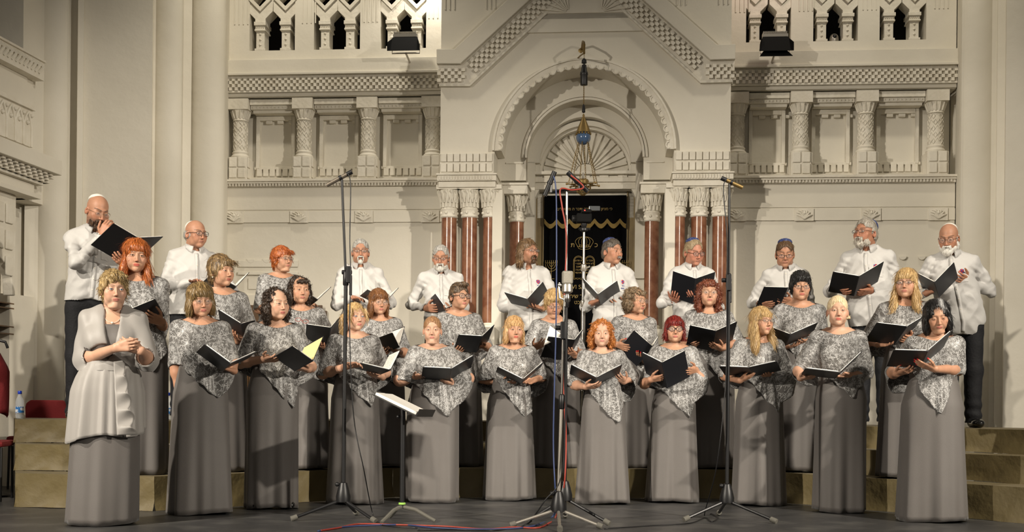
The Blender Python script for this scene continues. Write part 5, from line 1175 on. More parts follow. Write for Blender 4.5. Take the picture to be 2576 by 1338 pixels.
        V, Q, tips = arm_mesh(El, wl, (D, nl, o.get('curl', (.12, .35, .3)), o.get('thumb', .6), o.get('spread', .05)), S_*P.get('hand', 1)*(1 if sex == 'f' else 1.1), .9+.6*(fat-1)+P.get('armf', 0), sex == 'f')
        cc = np.tile(skin*A((.99, .93, .9)), (len(V), 1)); cc *= (1+.05*n3(V[:, 0]*60, V[:, 1]*60, V[:, 2]*60))[:, None]
        if P.get('nails'):
            for t in tips: cc = mix(cc, (.5, .01, .015), (np.linalg.norm(V-t, axis=1) < .0095)*1.)
        parts.append((V, Q, cc))
    # hidden trunk and legs, coarse
    g = G((-.3*S_, -.26*S_, .05*S_), (.3*S_, .26*S_, nz-.13*S_), .022)
    for p, k in prims: g.put(p, k)
    for e in (-1, 1): g.put(Cap((e*.09*S_, 0, .9*S_), (e*.085*S_, .01, .08*S_), .075*S_, .042*S_), .03)
    g.F += .022; V, Q = g.nets(); parts.append((V, Q, np.tile(skin, (len(V), 1))))
    V, Q, cc = join(parts); link('body', mesh('body', V, Q, cc), 'skin', root)
    hm = Matrix.Translation(Vector(hc)) @ Matrix(Rh.tolist()).to_4x4() @ Matrix.Scale(hs, 4)
    for e in (-1, 1):
        o = bpy.data.objects.new('eye', EYES[P.get('iris', 'brown')]); C.objects.link(o); o.parent = root; o.data.materials or o.data.materials.append(M['eye'])
        gz = P.get('gaze', (0, 0)); o.matrix_local = hm @ Matrix.Translation((e*.031, -.0752, -.001)) @ Matrix.Rotation(math.radians(gz[0]), 4, 'Z') @ Matrix.Rotation(math.radians(gz[1]), 4, 'X')
    for st, c0, c1, o in P['hair']:
        V, Q, md = hair(st, dict(o, seed=n)); nm = 'beard' if st in ('beard', 'goatee') else 'moustache' if st == 'moustache' else 'hair'
        cc = hair_colour(V, c0, c1, n); 
        if 'streak' in o: cc = mix(cc, o['streak'], np.clip((V[:, 2]-.03)/.03, 0, 1)*np.exp(-((V[:, 0]-.03)/.015)**2)*(V[:, 1] < .03))
        if 'root' in o: cc = mix(cc, o['root'], np.clip((V[:, 2]-.06)/.06, 0, 1)*.7)
        ns, ln = dict(short=(900, .022), fringe=(500, .02), crop=(900, .026), beard=(700, .022), goatee=(260, .016), moustache=(160, .014), fshort=(2400, .036), bob=(2600, .05), long=(3000, .07), manlong=(2200, .05), curly=(2400, .03), pulled=(900, .03), tail=(1800, .05)).get('tail' if o.get('tail') else st, (800, .03))
        if st == 'pulled': pass
        V2, Q2, c2 = strands(V, Q, md, 'tail' if o.get('tail') else st, c0, c1, n, ns, ln)
        if 'streak' in o: c2 = mix(c2, o['streak'], np.clip((V2[:, 2]-.03)/.03, 0, 1)*np.exp(-((V2[:, 0]-.03)/.015)**2)*(V2[:, 1] < .03))
        V, Q, cc = join([(V, Q, cc), (V2, Q2, c2)])
        link(nm, mesh(nm, (V*hs) @ Rh.T+hc, Q, cc), 'hair', root)
    if 'glasses' in P: glasses(P, root, hm, hs)
    if 'kippah' in P:
        b = MB(); b.lathe([(.062, -.001), (.064, .004), (.060, .017), (.05, .028), (.035, .036), (.018, .041), (.0001, .043)], n=28); k = P['kippah']
        o = obj('kippah', b, k[0], root, smooth=True); o.matrix_local = hm @ Matrix.Translation((0, .02, .03)) @ Matrix.Rotation(math.radians(k[1]), 4, 'X') @ Matrix.Rotation(math.radians(k[2] if len(k) > 2 else 0), 4, 'Y') @ Matrix.Translation((0, 0, .054 if k[0] == 'white_cap' else .063))
    if P.get('earring'):
        for e in (-1, 1): b = MB(); b.ball((e*.081, .006, -.047), .0055, 8); o = obj('earring', b, P['earring'], root, smooth=True); o.matrix_local = hm
    # clothes
    for S0, El, wl in arms: prims.append((Cap(S0, El, (.056 if sex == 'f' else .062)*S_*(.85+.15*fat), (.050 if sex == 'f' else .054)*S_*(.85+.15*fat)), .035))
    for e in (-1, 1):
        o = bpy.data.objects.new('shoe', SHOE); C.objects.link(o); o.parent = root; o.data.materials or o.data.materials.append(M['shoe']); k = (.9 if sex == 'f' else 1.1)*S_
        o.matrix_local = Matrix.Translation((e*.10*S_+P.get('sdx', 0), P.get('shy', .045 if sex == 'f' else 0), 0)) @ Matrix.Rotation(math.radians(e*12), 4, 'Z') @ Matrix.Scale(k, 4)
    if sex == 'm': shirt(P, prims, arms, S_, nz, lx, root, sd, fat, hc, rn*hs)
    elif P.get('solo'): soloist(P, prims, arms, S_, nz, lx, root, sd, fat)
    else:
        P.setdefault('elz', max(arms[0][1][2], 0)/S_); P.setdefault('erz', max(arms[1][1][2], 0)/S_)
        th = np.linspace(-PI, PI, 72, endpoint=False); c = (lx*.9, .0); zs = np.linspace(nz-.13*S_, .99*S_, 22); Ru = extent(prims[:-2], zs, th, c)+.004
        loft('under_top', [np.stack([c[0]+Ru[:, j]*np.sin(th), -Ru[:, j]*np.cos(th), np.full(72, z)], 1) for j, z in enumerate(zs)], 'skirt', root, None)
        poncho(P, prims, S_, nz, lx, root, None, sd); skirt(P, S_, fat, lx, root, None, sd)
    if P.get('necklace'):
        b = MB(); pts = []
        for i in range(25):
            t = -PI/2+PI*i/24*1; x = .075*S_*math.sin(t*1.0); dz_ = -.11*S_*math.cos(t)**1.2 if abs(t) < PI/2-.01 else 0; z = nz+.02*S_+dz_
            r = extent(prims, A([z]), A([math.atan2(x, .1)]), (lx, .0))[0, 0]; pts.append((lx+x, -math.sqrt(max(r*r-x*x, .0004))-.004, z))
        b.tube(pts, .0018, 5); b.ball(pts[12], .008, 8); obj('necklace', b, 'pearl', root)
    return root
def folder(n, P, FP, cx):
    SB, wv, av, bv = FP; e = empty('music_folder', loc=SB); th = .0022
    inn = lambda v: (wv.cross(v).normalized() if wv.cross(v).dot(av+bv-v*1.0) > 0 else -wv.cross(v).normalized())
    b = MB()
    def slab(mb, v, o0, o1, s0, s1, t0, t1):
        nn = inn(v); q = []
        for o in (o0, o1):
            for al, be in ((t0, s0), (t1, s0), (t1, s1), (t0, s1)): q.append(mb.b.verts.new(wv*al+v*be+nn*o))
        for f in ((0, 1, 2, 3), (7, 6, 5, 4), (0, 4, 5, 1), (1, 5, 6, 2), (2, 6, 7, 3), (3, 7, 4, 0)): mb.b.faces.new([q[i] for i in f])
    for v in (av, bv): slab(b, v, -th, th, 0, 1, 0, 1)
    b.tube([(0, 0, 0), wv], .0045, 6); obj('cover', b, 'folder', e)
    k = P.get('pages', ('paper', 'paper'))
    for v, m, t in ((av, k[0], .006), (bv, k[1], .004)):
        if m: 
            b = MB(); slab(b, v, th+.0006, th+t, .05, .94, .03, P.get('ptop', 1.0)); o = obj('sheet_music', b, m, e)
            if P.get('notes') and v is bv:
                b = MB()
                for i in range(9): slab(b, v, th+t+.0003, th+t+.0009, .12, .88, .08+i*.09, .10+i*.09)
                obj('printed_staves', b, M['print'], o)
    tag(e, P['flabel'], 'music folder', 'black choir music folders')
M['print'] = mat('print_rows', (.78, .75, .69), .7, noise=((.12, .11, .1), 160, .5, .58))
def shirt(P, prims, arms, S_, nz, lx, root, sd, fat, hc, rn):
    hz = P.get('hemz', .86)*S_; W_ = .42*S_; allp = [a for t in arms for a in t]
    lo = np.minimum(np.min(allp, 0)-.09, A((lx-.3, -.24, hz))*1.0); hi = np.maximum(np.max(allp, 0)+.09, A((lx+.3, .24, nz+.035*S_))); lo[2] = min(lo[2], hz)
    g = G(lo, (hi[0], hi[1], nz+.045*S_ if max(a[2][2] for a in arms) < nz else hi[2]), .0085)
    for p, k in prims[:-2]: g.put(p, k)
    g.put(Ell((lx*.2, .0, .93*S_), (.176*fat*S_, .132*fat*S_, .2*S_)), .06); g.put(Ell((lx*.4, -.008, 1.1*S_), (.168*fat*S_, .134*fat*S_, .26*S_)), .06)
    g.F -= .004
    g.cut(lambda x, y, z: hz-z+.012*np.sin(x*14+sd)-.02*np.abs(x)/.18+0*y)
    nc = A((lx*.93+.3*(hc[0]-lx), .006*S_, nz+.03)); g.put(Cap(nc-A((0, 0, .06)), nc+A((0, -.012, .09)), rn*1.06), .006, True)
    for S0, El, wl in arms:
        ax_ = (wl-El)/np.linalg.norm(wl-El); en = wl-ax_*.015*S_
        g.put(Cap(S0, El, .063*S_, .053*S_), .022); g.put(Cap(El, en-ax_*.05*S_, .053*S_, .039*S_), .014); g.put(Cap(en-ax_*.05*S_, en, .039*S_, .038*S_), .004)
    def wr(x, y, z):
        w_ = .005*n3(x*8+sd, y*8, z*13)+.014*(np.abs(n3(x*9+z*8+sd, y*9, z*4-x*4))-.3)+.010*(np.abs(n3(x*13-z*9+sd, y*9, z*5+x*5))-.3)+.006*np.sin((z*1.0+np.abs(x)*1.1+.03*np.sin(x*20+sd))*62+sd)*np.clip(n3(x*5+sd, y*5, z*6+2)+.15, 0, 1)*1.4
        for S0, El, wl in arms: dd = np.sqrt((x-El[0])**2+(y-El[1])**2+(z-El[2])**2); w_ += .0075*np.sin(dd*130+3*np.sin(x*20+sd))*np.exp(-(dd/.11)**2); ds = np.sqrt((x-S0[0])**2+(y-S0[1])**2+(z-S0[2]+.07)**2); w_ += .006*np.sin((x*.5+z)*110+sd)*np.exp(-(ds/.08)**2)
        return w_
    g.disp(wr)
    for S0, El, wl in arms:
        ax_ = (wl-El)/np.linalg.norm(wl-El); en = wl-ax_*.012*S_; g.put(Cap(en-ax_*.01, en+ax_*.05, .031*S_), .003, True)
    V, Q = g.nets(); sh = link('shirt', mesh('shirt', V, Q), 'shirt', root)
    def front(x, z, off=.002):
        i, k = int(round((x-g.lo[0])/g.h)), int(round((z-g.lo[2])/g.h)); i = min(max(i, 0), g.n[0]-1); k = min(max(k, 0), g.n[2]-1); c = g.F[i, :, k]; j = int(np.argmax(c < 0)) if (c < 0).any() else g.n[1]//2
        j1 = max(j-1, 0); f = c[j]/(c[j]-c[j1]) if c[j] != c[j1] else 0; return g.lo[1]+g.h*(j-f)-off
    # collar: band and two points, button strip, buttons
    b = MB(); ring = []; r0 = rn*1.10
    for i in range(33):
        t = math.radians(-158+316*i/32)+PI; ring.append((math.sin(t), -math.cos(t)*-1, t))
    P0 = [Vector((nc[0]+r0*math.sin(a)*1.0, nc[1]-.004+r0*1.05*-math.cos(a), nc[2]-.012*S_+.030*S_*(1-math.cos(a))/2)) for a in np.radians(np.linspace(14, 346, 36))]
    q0 = [b.b.verts.new(p+Vector((0, 0, .022*S_))) for p in P0]; q1 = []; 
    for i, p in enumerate(P0):
        a = math.radians(14+332*i/35); e = min(i, 35-i)/35; ln = .046*S_ if e > .15 else (.046+.030*(1-e/.15))*S_
        out = Vector((math.sin(a), -math.cos(a), 0)); v_ = p+out*.014*S_+Vector(((-1 if i > 17 else 1)*.018*S_*max(0, 1-e/.15), 0, .022*S_-ln)); v_.y = min(v_.y, front(v_.x, v_.z, .007)) if math.cos(a) > .1 else v_.y; q1.append(b.b.verts.new(v_))
    for i in range(35): b.b.faces.new((q0[i], q0[i+1], q1[i+1], q1[i]))
    obj('collar', b, 'shirt', sh, smooth=60, solid=.003)
    xm = lambda z: lx*max(0, min(1, (z-.9*S_)/(.5*S_))); b = MB(); zz_ = np.linspace(nz-.035*S_, hz+.02, 40); L_ = []
    for z in zz_: L_.append([b.b.verts.new((xm(z)+e*.015*S_, front(xm(z)+e*.015*S_, z, .003), z)) for e in (-1, 1)])
    for p, q in zip(L_, L_[1:]): b.b.faces.new((p[0], p[1], q[1], q[0]))
    obj('button_placket', b, 'shirt', sh, smooth=True, solid=.004)
    for i in range(6): z = nz-(.06+.085*i)*S_; b = MB(); b.ball((xm(z), front(xm(z), z, .0055), z), .0055*S_, 8, sy=.5); obj('button', b, 'pearl', sh)
    for dx_ in ((.085,) if True else ()):
        x0 = lx+dx_*S_; z1 = nz-.135*S_; b = MB(); gr = [[b.b.verts.new((x0+(i-2)*.027*S_, front(x0+(i-2)*.027*S_, z1-j*.028*S_, .003), z1-j*.028*S_-(.012*S_ if j == 4 and i == 2 else 0))) for i in range(5)] for j in range(5)]
        for j in range(4):
            for i in range(4): b.b.faces.new((gr[j][i], gr[j][i+1], gr[j+1][i+1], gr[j+1][i]))
        obj('breast_pocket', b, 'shirt', sh, solid=.003)
        if P.get('logo'):
            b = MB(); z = z1-.02*S_; f = lambda x, z_: front(x, z_, .0075)
            for dx2, dz2 in ((.0, .012), (.012, 0), (0, -.012), (-.012, 0)): b.ball((x0+dx2*S_, f(x0, z+dz2*S_), z+dz2*S_), .0085*S_, 10, sy=.25)
            obj('emblem', b, 'red_embroidery', sh)
            b = MB(); b.ball((x0, f(x0, z)-.002, z), .008*S_, 10, sy=.25)
            for dx2, dz2 in ((.012, .012), (.012, -.012), (-.012, -.012), (-.012, .012)): b.ball((x0+dx2*S_, f(x0, z+dz2*S_), z+dz2*S_), .006*S_, 8, sy=.25)
            obj('emblem_centre', b, 'blue_embroidery', sh)
            for k, tx in enumerate(('חוה', 'HA')):
                o = text(tx, .026*S_, 'blue_embroidery', None, sh, 'embroidered_lettering', .0008, hebrew=(k == 0)); zt = z-(.046+.026*k)*S_; o.matrix_local = Matrix.Translation((x0, f(x0, zt+.01)-.001, zt)) @ Matrix.Rotation(PI/2, 4, 'X')
    # trousers
    g = G((-.3*S_, -.22*S_, .035), (.3*S_, .22*S_, min(hz+.12*S_, 1.02*S_)), .012); g.put(Ell((lx*.1, .0, .95*S_), (.168*fat*S_, .128*fat*S_, .16*S_)))
    for e in (-1, 1): g.put(Cap((e*.085*S_, 0, .88*S_), (e*.095*S_, 0, .5*S_), .098*S_, .078*S_), .03); g.put(Cap((e*.095*S_, 0, .5*S_), (e*.10*S_, .015, .06*S_), .078*S_, .068*S_), .03)
    g.disp(lambda x, y, z: .006*np.sin(z*70+8*x+sd)*np.exp(-((z-.1)/.12)**2)+.004*n3(x*14, y*14, z*20+sd)); V, Q = g.nets(); link('trousers', mesh('trousers', V, Q), 'blackcloth', root)
def soloist(P, prims, arms, S_, nz, lx, root, sd, fat):
    """long grey dress with an open chiffon jacket and a falling frill"""
    skirt(P, S_, fat, lx, root, None, sd, 1.06, 'long_dress', 'skirt')
    th = np.linspace(-PI, PI, 100, endpoint=False); c = (lx*.9, .01); zs = np.linspace(nz+.01, 1.0*S_, 60); R = extent(prims[:-2], zs, th, c)+.006
    rings = []                                                              # bodice showing in the neckline
    for z in np.linspace(nz-.10*S_, 1.0*S_, 24): r = A([np.interp(-z, -zs, R[j]) for j in range(100)]); rings.append(np.stack([c[0]+r*np.sin(th), c[1]-r*np.cos(th), np.full(100, z)], 1))
    loft('bodice', rings, 'skirt', root, None)
    g = G((lx-.36*S_, -.26*S_, 1.0*S_), (lx+.36*S_, .22*S_, nz+.03*S_), .0085)
    for p, k in prims[:-2]: g.put(p, k)
    g.F -= .018
    for S0, El, wl in arms:
        ax_ = (wl-El)/np.linalg.norm(wl-El); g.put(Cap(S0, El, .070*S_, .072*S_), .03); g.put(Cap(El, El+ax_*.085*S_, .07*S_, .068*S_), .02)
    g.disp(lambda x, y, z: .004*n3(x*12+sd, y*12, z*7)+.003*np.sin(x*60+z*20)); nb = A((lx*.95, -.0, nz))
    g.put(Cap(nb+A((0, .0, -.03)), nb+A((0, -.0, .1)), .064*S_), .01, True)
    for k in range(14): f = k/13; g.put(Ell((lx, -.16*S_, nz+.02*S_-f*.30*S_), ((.062*(1-f)+.012)*S_, .15*S_, .03*S_)), .008, True)
    for S0, El, wl in arms: ax_ = (wl-El)/np.linalg.norm(wl-El); e = El+ax_*.10*S_; g.put(Cap(e, e+ax_*.2, .058*S_), .004, True); g.cut(lambda x, y, z, e=e, a=ax_: np.where(((x-e[0])*a[0]+(y-e[1])*a[1]+(z-e[2])*a[2] > 0) & (np.sqrt((x-e[0])**2+(y-e[1])**2+(z-e[2])**2) < .078*S_), .01, -9))
    V, Q = g.nets(); link('chiffon_jacket', mesh('jacket', V, Q), 'chiffon', root)
    n = 128; th = np.linspace(-PI, PI, n, endpoint=False); rings = []
    R = extent(prims[:-2], np.linspace(1.2*S_, .55*S_, 40), th, c)+.003; Rt = R.copy(); R = np.maximum(R, skirt_r(P, S_, np.linspace(1.2*S_, .55*S_, 40), th, lx, c)); zz_ = np.linspace(1.2*S_, .55*S_, 40)
    for j in range(1, 40): R[:, j] = np.maximum(R[:, j], R[:, j-1]-.001)
    for f in np.linspace(0, 1, 30):
        zh = .575*S_+.02*S_*np.cos(3*th+1)+.03*S_*np.sin(th); z = 1.10*S_+(zh-1.10*S_)*f; k_ = min(f*4, 1); r = A([np.interp(-z[j], -zz_, R[j])*k_+np.interp(-z[j], -zz_, Rt[j])*(1-k_) for j in range(n)])+k_*.006+f**.8*(.010*np.sin(13*th+sd)+.009*np.sin(7*th+1)+.005*np.sin(23*th))
        rings.append(np.stack([c[0]+r*np.sin(th), c[1]-r*np.cos(th), z], 1))
    loft('jacket_skirt', rings, 'chiffon', root, None)
    rings = []                                                              # frill down the front edge
    for i in range(70):
        f = i/69; z = (1.06-.47*f)*S_; x0 = lx*.7+(.055+.03*f)*S_; amp = (.010+.018*f)*S_; y0 = -(np.interp(0.15, th, A([np.interp(-z, -zz_, R[j]) for j in range(n)]))+.03+.02*f)
        row = []
        for k in range(9): q = k/8; row.append((x0-.03*S_+q*(.06+.05*f)*S_+amp*.6*math.sin(f*27)*q, y0-amp*q*math.cos(f*27+1.2*q)-.004, z+.010*math.sin(f*27+1)*q))
        rings.append(A(row))
    loft('frill', rings, 'chiffon', root, None, closed=False)
# ---------------------------------------------------------------- the singers
RED = ((.27, .055, .012), (.45, .13, .025)); DBR = ((.018, .011, .008), (.05, .03, .018)); BLO = ((.34, .21, .085), (.60, .42, .20)); PLA = ((.55, .42, .24), (.72, .60, .40)); MBL = ((.09, .055, .025), (.30, .19, .085))
GRY = ((.26, .25, .23), (.50, .48, .45)); WHT = ((.55, .53, .49), (.75, .72, .66)); AUB = ((.13, .05, .018), (.26, .115, .04)); GIN = ((.28, .085, .015), (.50, .19, .045)); CRI = ((.085, .006, .006), (.24, .018, .012)); BLK = ((.008, .008, .008), (.022, .02, .02)); BRN = ((.06, .032, .016), (.13, .075, .035))
REDL = (.50, .055, .05); F_ = 'f'
R_ = (-1, -1, 1); D_ = (-1, 1, 1)
PEOPLE = [
# back row, left to right
dict(sex='m', s=308, row=2, fx=222, head=(252, 494), look=(44, 20, 4), yaw=24, crop='A', label='bald bearded man in white kippah and glasses, hand on his chin, back row far left', flabel='open black folder of the bald bearded man at far left',
     folder=((445, 630), (673, 475), (297, 537), (597, 595), (-1, -1, 1)), hands=[((350, 455), (402, 355), dict(y=.17, n=(.3, 1, .1), curl=(.45, .7, .5), el=(140, 668), ey=.22, yw=-.0)), ((540, 690), (470, 620), {})],
     hair=[('beard', (.05, .028, .018), (.10, .055, .03), dict(full=.9))], stubble=((.10, .06, .045), .55), brow=(.05, .03, .02), glasses='thin', kippah=('white_cap', -38), hemz=.93, gaze=(0, 18), eo=.7),
dict(sex='m', s=295, row=2, fx=478, head=(492, 554), look=(48, 2, 0), yaw=28, crop='B', label='bald clean-shaven man in black-framed glasses and white shirt, back row by the white pilaster', flabel='black folder held by the bald man with black-framed glasses',
     folder=((575, 692), (712, 650), (400, 600), (640, 560), R_), hands=[((305, 598), (392, 585), dict(el=(75, 640), ey=.12, n=(0, -.5, -1))), ((660, 700), (600, 670), {})], hair=[('fringe', *GRY, {})], glasses='thick', kippah=('white_cap', -62, 6), fat=1.08, hemz=.92, age=1, mouth=0),
dict(sex=F_, s=284, row=2, fx=700, head=(707, 623), look=(48, -4, 0), yaw=20, crop='C', label='red-haired woman in glasses and lace cape, only woman standing in the back row', flabel='black folder with cream page held by the red-haired woman in the back row',
     folder=((605, 560), (718, 526), (550, 520), (690, 440), R_), hands=[((330, 600), (400, 590), {}), ((660, 580), (600, 570), {})], hair=[('fshort', *RED, dict(vol=1.02, part=1.3))], glasses='half', fat=1.12, dbl=.8, lip=(.45, .16, .13)),
dict(sex='m', s=270, row=2, fx=906, head=(907, 603), look=(8, 0, 0), yaw=10, crop='D', label='grey-haired man with dark glasses and grey goatee, back row behind the left microphone stand', flabel='black folder of the grey-haired man with goatee',
     folder=((540, 618), (632, 590), (388, 552), (612, 508), R_), hands=[((318, 560), (425, 575), dict(el=(185, 625), ey=.1, n=(0, -.3, -1))), ((600, 620), (540, 600), {})], hair=[('short', *GRY, dict(top=.068)), ('goatee', *WHT, {})], glasses='half', brow=(.09, .08, .07)),
dict(sex='m', s=264, row=2, fx=1112, head=(1109, 619), look=(-2, 10, 0), yaw=4, crop='E', label='white-bearded man with thin glasses reading, back row beside the left marble columns', flabel='black folder held low by the white-bearded man beside the left columns',
     folder=((400, 668), (478, 632), (305, 540), (460, 620), (-1, 1, 1)), hands=[((300, 612), (405, 622), dict(n=(0, 1, .2))), ((540, 650), (470, 640), {})], hair=[('short', *GRY, dict(top=.07)), ('beard', *WHT, dict(full=.92))], glasses='half', gaze=(0, 20), eo=.6, age=1),
dict(sex='m', s=262, row=2, fx=1325, head=(1325, 602), look=(38, -2, 0), yaw=12, crop='F', label='long-haired young man with glasses and brown goatee, back row left of the ark curtain', flabel='open black folder held by the long-haired young man', logo=1,
     folder=((445, 655), (390, 590), (258, 600), (570, 510), (-1, 1, 1)), hands=[((370, 650), (475, 600), dict(el=(185, 640), ey=.02)), ((520, 650), (420, 640), dict(el=(625, 600), ey=-.02))], hair=[('manlong', (.09, .05, .022), (.22, .13, .06), {}), ('goatee', *BRN, {})], glasses='half', stubble=((.16, .09, .05), .35), age=0, fat=1.05),
dict(sex='m', s=262, row=2, fx=1537, head=(1538, 602), look=(38, 2, 0), yaw=8, crop='G', label='dark-haired man with moustache and blue kippah, back row in front of the ark curtain', flabel='open black folder held by the man with the moustache', logo=1, pages=('paper', 'paper'),
     folder=((318, 612), (272, 553), (196, 472), (476, 497), (-1, 1, 1)), hands=[((245, 600), (345, 568), dict(el=(175, 640), ey=.02)), ((500, 640), (400, 620), dict(el=(610, 580), ey=-.02))], hair=[('short', (.05, .04, .032), (.12, .10, .08), dict(top=.06)), ('moustache', *GRY, {})], kippah=('navy', -20), age=1, nose=1.08, fw=.95),
dict(sex='m', s=264, row=2, fx=1738, head=(1743, 604), look=(20, 14, -4), yaw=4, crop='H', label='fair-haired man in blue kippah and glasses reading down, back row by the right marble columns', flabel='black folder held high by the man in front of the right marble columns', dep=.3,
     folder=((492, 608), (486, 420), (316, 542), (662, 543), D_), hands=[((345, 592), (330, 560), dict(el=(225, 610), ey=.02, sc=.7)), ((530, 590), (428, 525), dict(el=(690, 640), ey=.0))], hair=[('short', (.22, .16, .09), (.36, .28, .18), dict(top=.08))], kippah=('navy', -14), glasses='thick', gaze=(0, 18), eo=.6, skin=(.46, .21, .14)),
dict(sex='m', s=268, row=2, fx=1985, head=(1975, 606), look=(-10, 12, 0), yaw=-12, crop='I', label='brown-haired man in blue kippah looking over his glasses, back row right of the ark', flabel='black folder held by the man looking over his glasses',
     folder=((525, 640), (545, 495), (355, 625), (590, 612), D_), hands=[((365, 605), (448, 625), {}), ((620, 585), (512, 597), {})], hair=[('short', *BRN, dict(top=.06))], kippah=('navy', -10), glasses='half', gz=-.012, fat=1.1, age=1, hs=1.04),
dict(sex='m', s=285, row=2, fx=2196, head=(2180, 550), look=(-50, -4, 0), yaw=-22, crop='J', label='grey-bearded man turned left with blue kippah and dark glasses, back row right', flabel='open black folder held by the grey-bearded man', logo=1, dep=.3,
     folder=((532, 705), (503, 570), (345, 660), (728, 585), D_), hands=[((372, 645), (425, 690), {}), ((665, 665), (508, 700), dict(el=(860, 640), ey=.0))], hair=[('short', (.2, .18, .15), (.38, .35, .30), dict(top=.062)), ('beard', (.3, .27, .23), (.62, .58, .50), dict(full=1.0))], kippah=('navy', -52), glasses='half', fat=1.12, hemz=.84, skin=(.38, .18, .11)),
dict(sex='m', s=297, row=2, fx=2418, head=(2385, 564), look=(-30, 16, 0), yaw=-16, crop='K', label='bald man with full white beard and round glasses, back row far right', flabel='open black folder held by the bald white-bearded man at far right', logo=1,
     folder=((590, 682), (462, 587), (515, 590), (745, 520), (-1, 1, 1)), hands=[((480, 650), (592, 622), {}), ((820, 545), (705, 528), dict(el=(975, 640), ey=-.05))], hair=[('fringe', *WHT, {}), ('beard', (.66, .64, .60), (.82, .8, .75), dict(full=1.12))], glasses='round', gaze=(0, 18), eo=.6, fat=1.06, hemz=.80, kippah=('white_cap', -55)),
# middle row
dict(sex=F_, s=332, row=1, fx=352, head=(346, 604), look=(22, 2, 3), yaw=10, crop='A', label='woman with long wavy copper-red hair, middle row far left behind the soloist', flabel='black folder held by the copper-haired woman at left',
     folder=((650, 1195), (660, 1075), (560, 1150), (775, 1100), D_), hands=[((640, 1180), (680, 1150), {}), ((825, 1165), (745, 1125), dict(el=(850, 1210), ey=-.02))], hair=[('long', (.25, .055, .012), (.46, .14, .03), dict(len=.13, vol=1.1, top=.03))], lip=REDL, liner=.7, earring='pearl', hem={}, pz=.72),
dict(sex=F_, s=316, row=1, fx=560, head=(552, 647), look=(52, -3, 0), yaw=26, crop='B', label='woman with short streaked blonde hair in profile, middle row left', flabel='black folder held by the short-haired woman in profile at left',
     folder=((700, 1045), (757, 965), (516, 933), (760, 1000), (-1, 0, 1)), hands=[((660, 1090), (640, 1000), dict(sc=.8)), ((740, 1085), (660, 1062), {})], hair=[('fshort', (.06, .036, .018), (.32, .21, .095), dict(vol=1.04, part=1.4))], lip=(.34, .06, .05), liner=.6, earring='pearl', fat=.92, neck=.9),
dict(sex=F_, s=303, row=1, fx=764, head=(753, 697), look=(26, 0, 0), yaw=16, crop='C', label='woman with dark brown curls looking right, middle row behind the left microphone stand', flabel='black folder held by the dark-curled woman in the middle row',
     folder=((770, 880), (828, 763), (560, 850), (822, 772), (-1, 1, 1)), hands=[((530, 860), (578, 890), {}), ((775, 925), (725, 892), {})], hair=[('curly', *DBR, dict(vol=.92, len=.09, top=.05))], lip=(.4, .12, .10), liner=.4),
dict(sex=F_, s=289, row=1, fx=962, head=(952, 729), look=(24, 3, 0), yaw=12, crop='D', label='woman with shoulder-length auburn bob and gold glasses, middle row left of centre', flabel='black folder with white page held by the auburn-haired woman',
     folder=((560, 1025), (725, 985), (520, 920), (590, 850), R_), hands=[((545, 1040), (620, 1000), {}), ((700, 1020), (640, 990), {})], hair=[('bob', *AUB, dict(len=.115, vol=1.0, bangs=1, fwid=.056))], glasses='big', lip=(.42, .1, .09), fat=1.05),
dict(sex=F_, s=281, row=1, fx=1155, head=(1153, 715), look=(34, -2, 0), yaw=14, crop='E', label='woman with cropped dark hair and black-framed glasses, middle row centre left', flabel='black folder held by the crop-haired woman with black glasses',
     folder=((725, 985), (780, 866), (530, 970), (820, 880), (-1, 1, 1)), hands=[((560, 985), (600, 960), {}), ((800, 935), (688, 950), {})], hair=[('crop', (.03, .02, .013), (.16, .10, .055), {})], glasses='wide', lip=(.45, .13, .12), neck=1.05),
dict(sex=F_, s=283, row=1, fx=1397, head=(1393, 735), look=(6, 20, 0), yaw=2, crop='F', label='blonde woman in glasses looking down at a loose white sheet, middle row centre', flabel='black folder behind the middle microphone held by the blonde woman',
     folder=((725, 1085), (780, 930), (510, 1060), (800, 990), D_), hands=[((450, 985), (545, 935), dict(y=.33)), ((800, 1050), (735, 1005), {})], hair=[('fshort', *BLO, dict(vol=1.05, part=.3))], glasses='half', gaze=(0, 20), eo=.5, fat=1.18, dbl=1),
dict(sex=F_, s=279, row=1, fx=1600, head=(1596, 726), look=(42, 2, 0), yaw=14, crop='G', label='woman with short ash-brown waves and glasses, middle row in front of the moustached man', flabel='black folder held upright by the ash-brown-haired woman', nails=1,
     folder=((620, 1135), (725, 985), (475, 1000), (690, 1040), (-1, 1, 1)), hands=[((455, 955), (548, 1000), {}), ((690, 1095), (625, 1045), {})], hair=[('curly', (.10, .065, .035), (.28, .20, .12), dict(vol=.97, len=.03, top=.05))], glasses='big', lip=(.40, .1, .09), fat=.95, age=1, earring='pearl'),
dict(sex=F_, s=281, row=1, fx=1790, head=(1782, 706), look=(-2, -4, 0), yaw=-3, crop='H', label='woman with curly rust-red hair and fine glasses, middle row left of the right microphone stand', flabel='open black folder held by the rust-red curly-haired woman',
     folder=((655, 1008), (650, 857), (445, 965), (838, 925), D_), hands=[((430, 945), (520, 962), {}), ((735, 990), (598, 950), dict(el=(860, 930)))], hair=[('curly', (.10, .022, .01), (.22, .065, .03), dict(vol=.98, len=.16, top=.052))], glasses='thin', lip=(.42, .12, .1)),
dict(sex=F_, s=293, row=1, fx=2012, head=(2013, 686), look=(-4, 2, 0), yaw=-6, crop='I', label='woman with short black hair and black glasses, middle row right', flabel='open black folder held by the woman with short black hair',
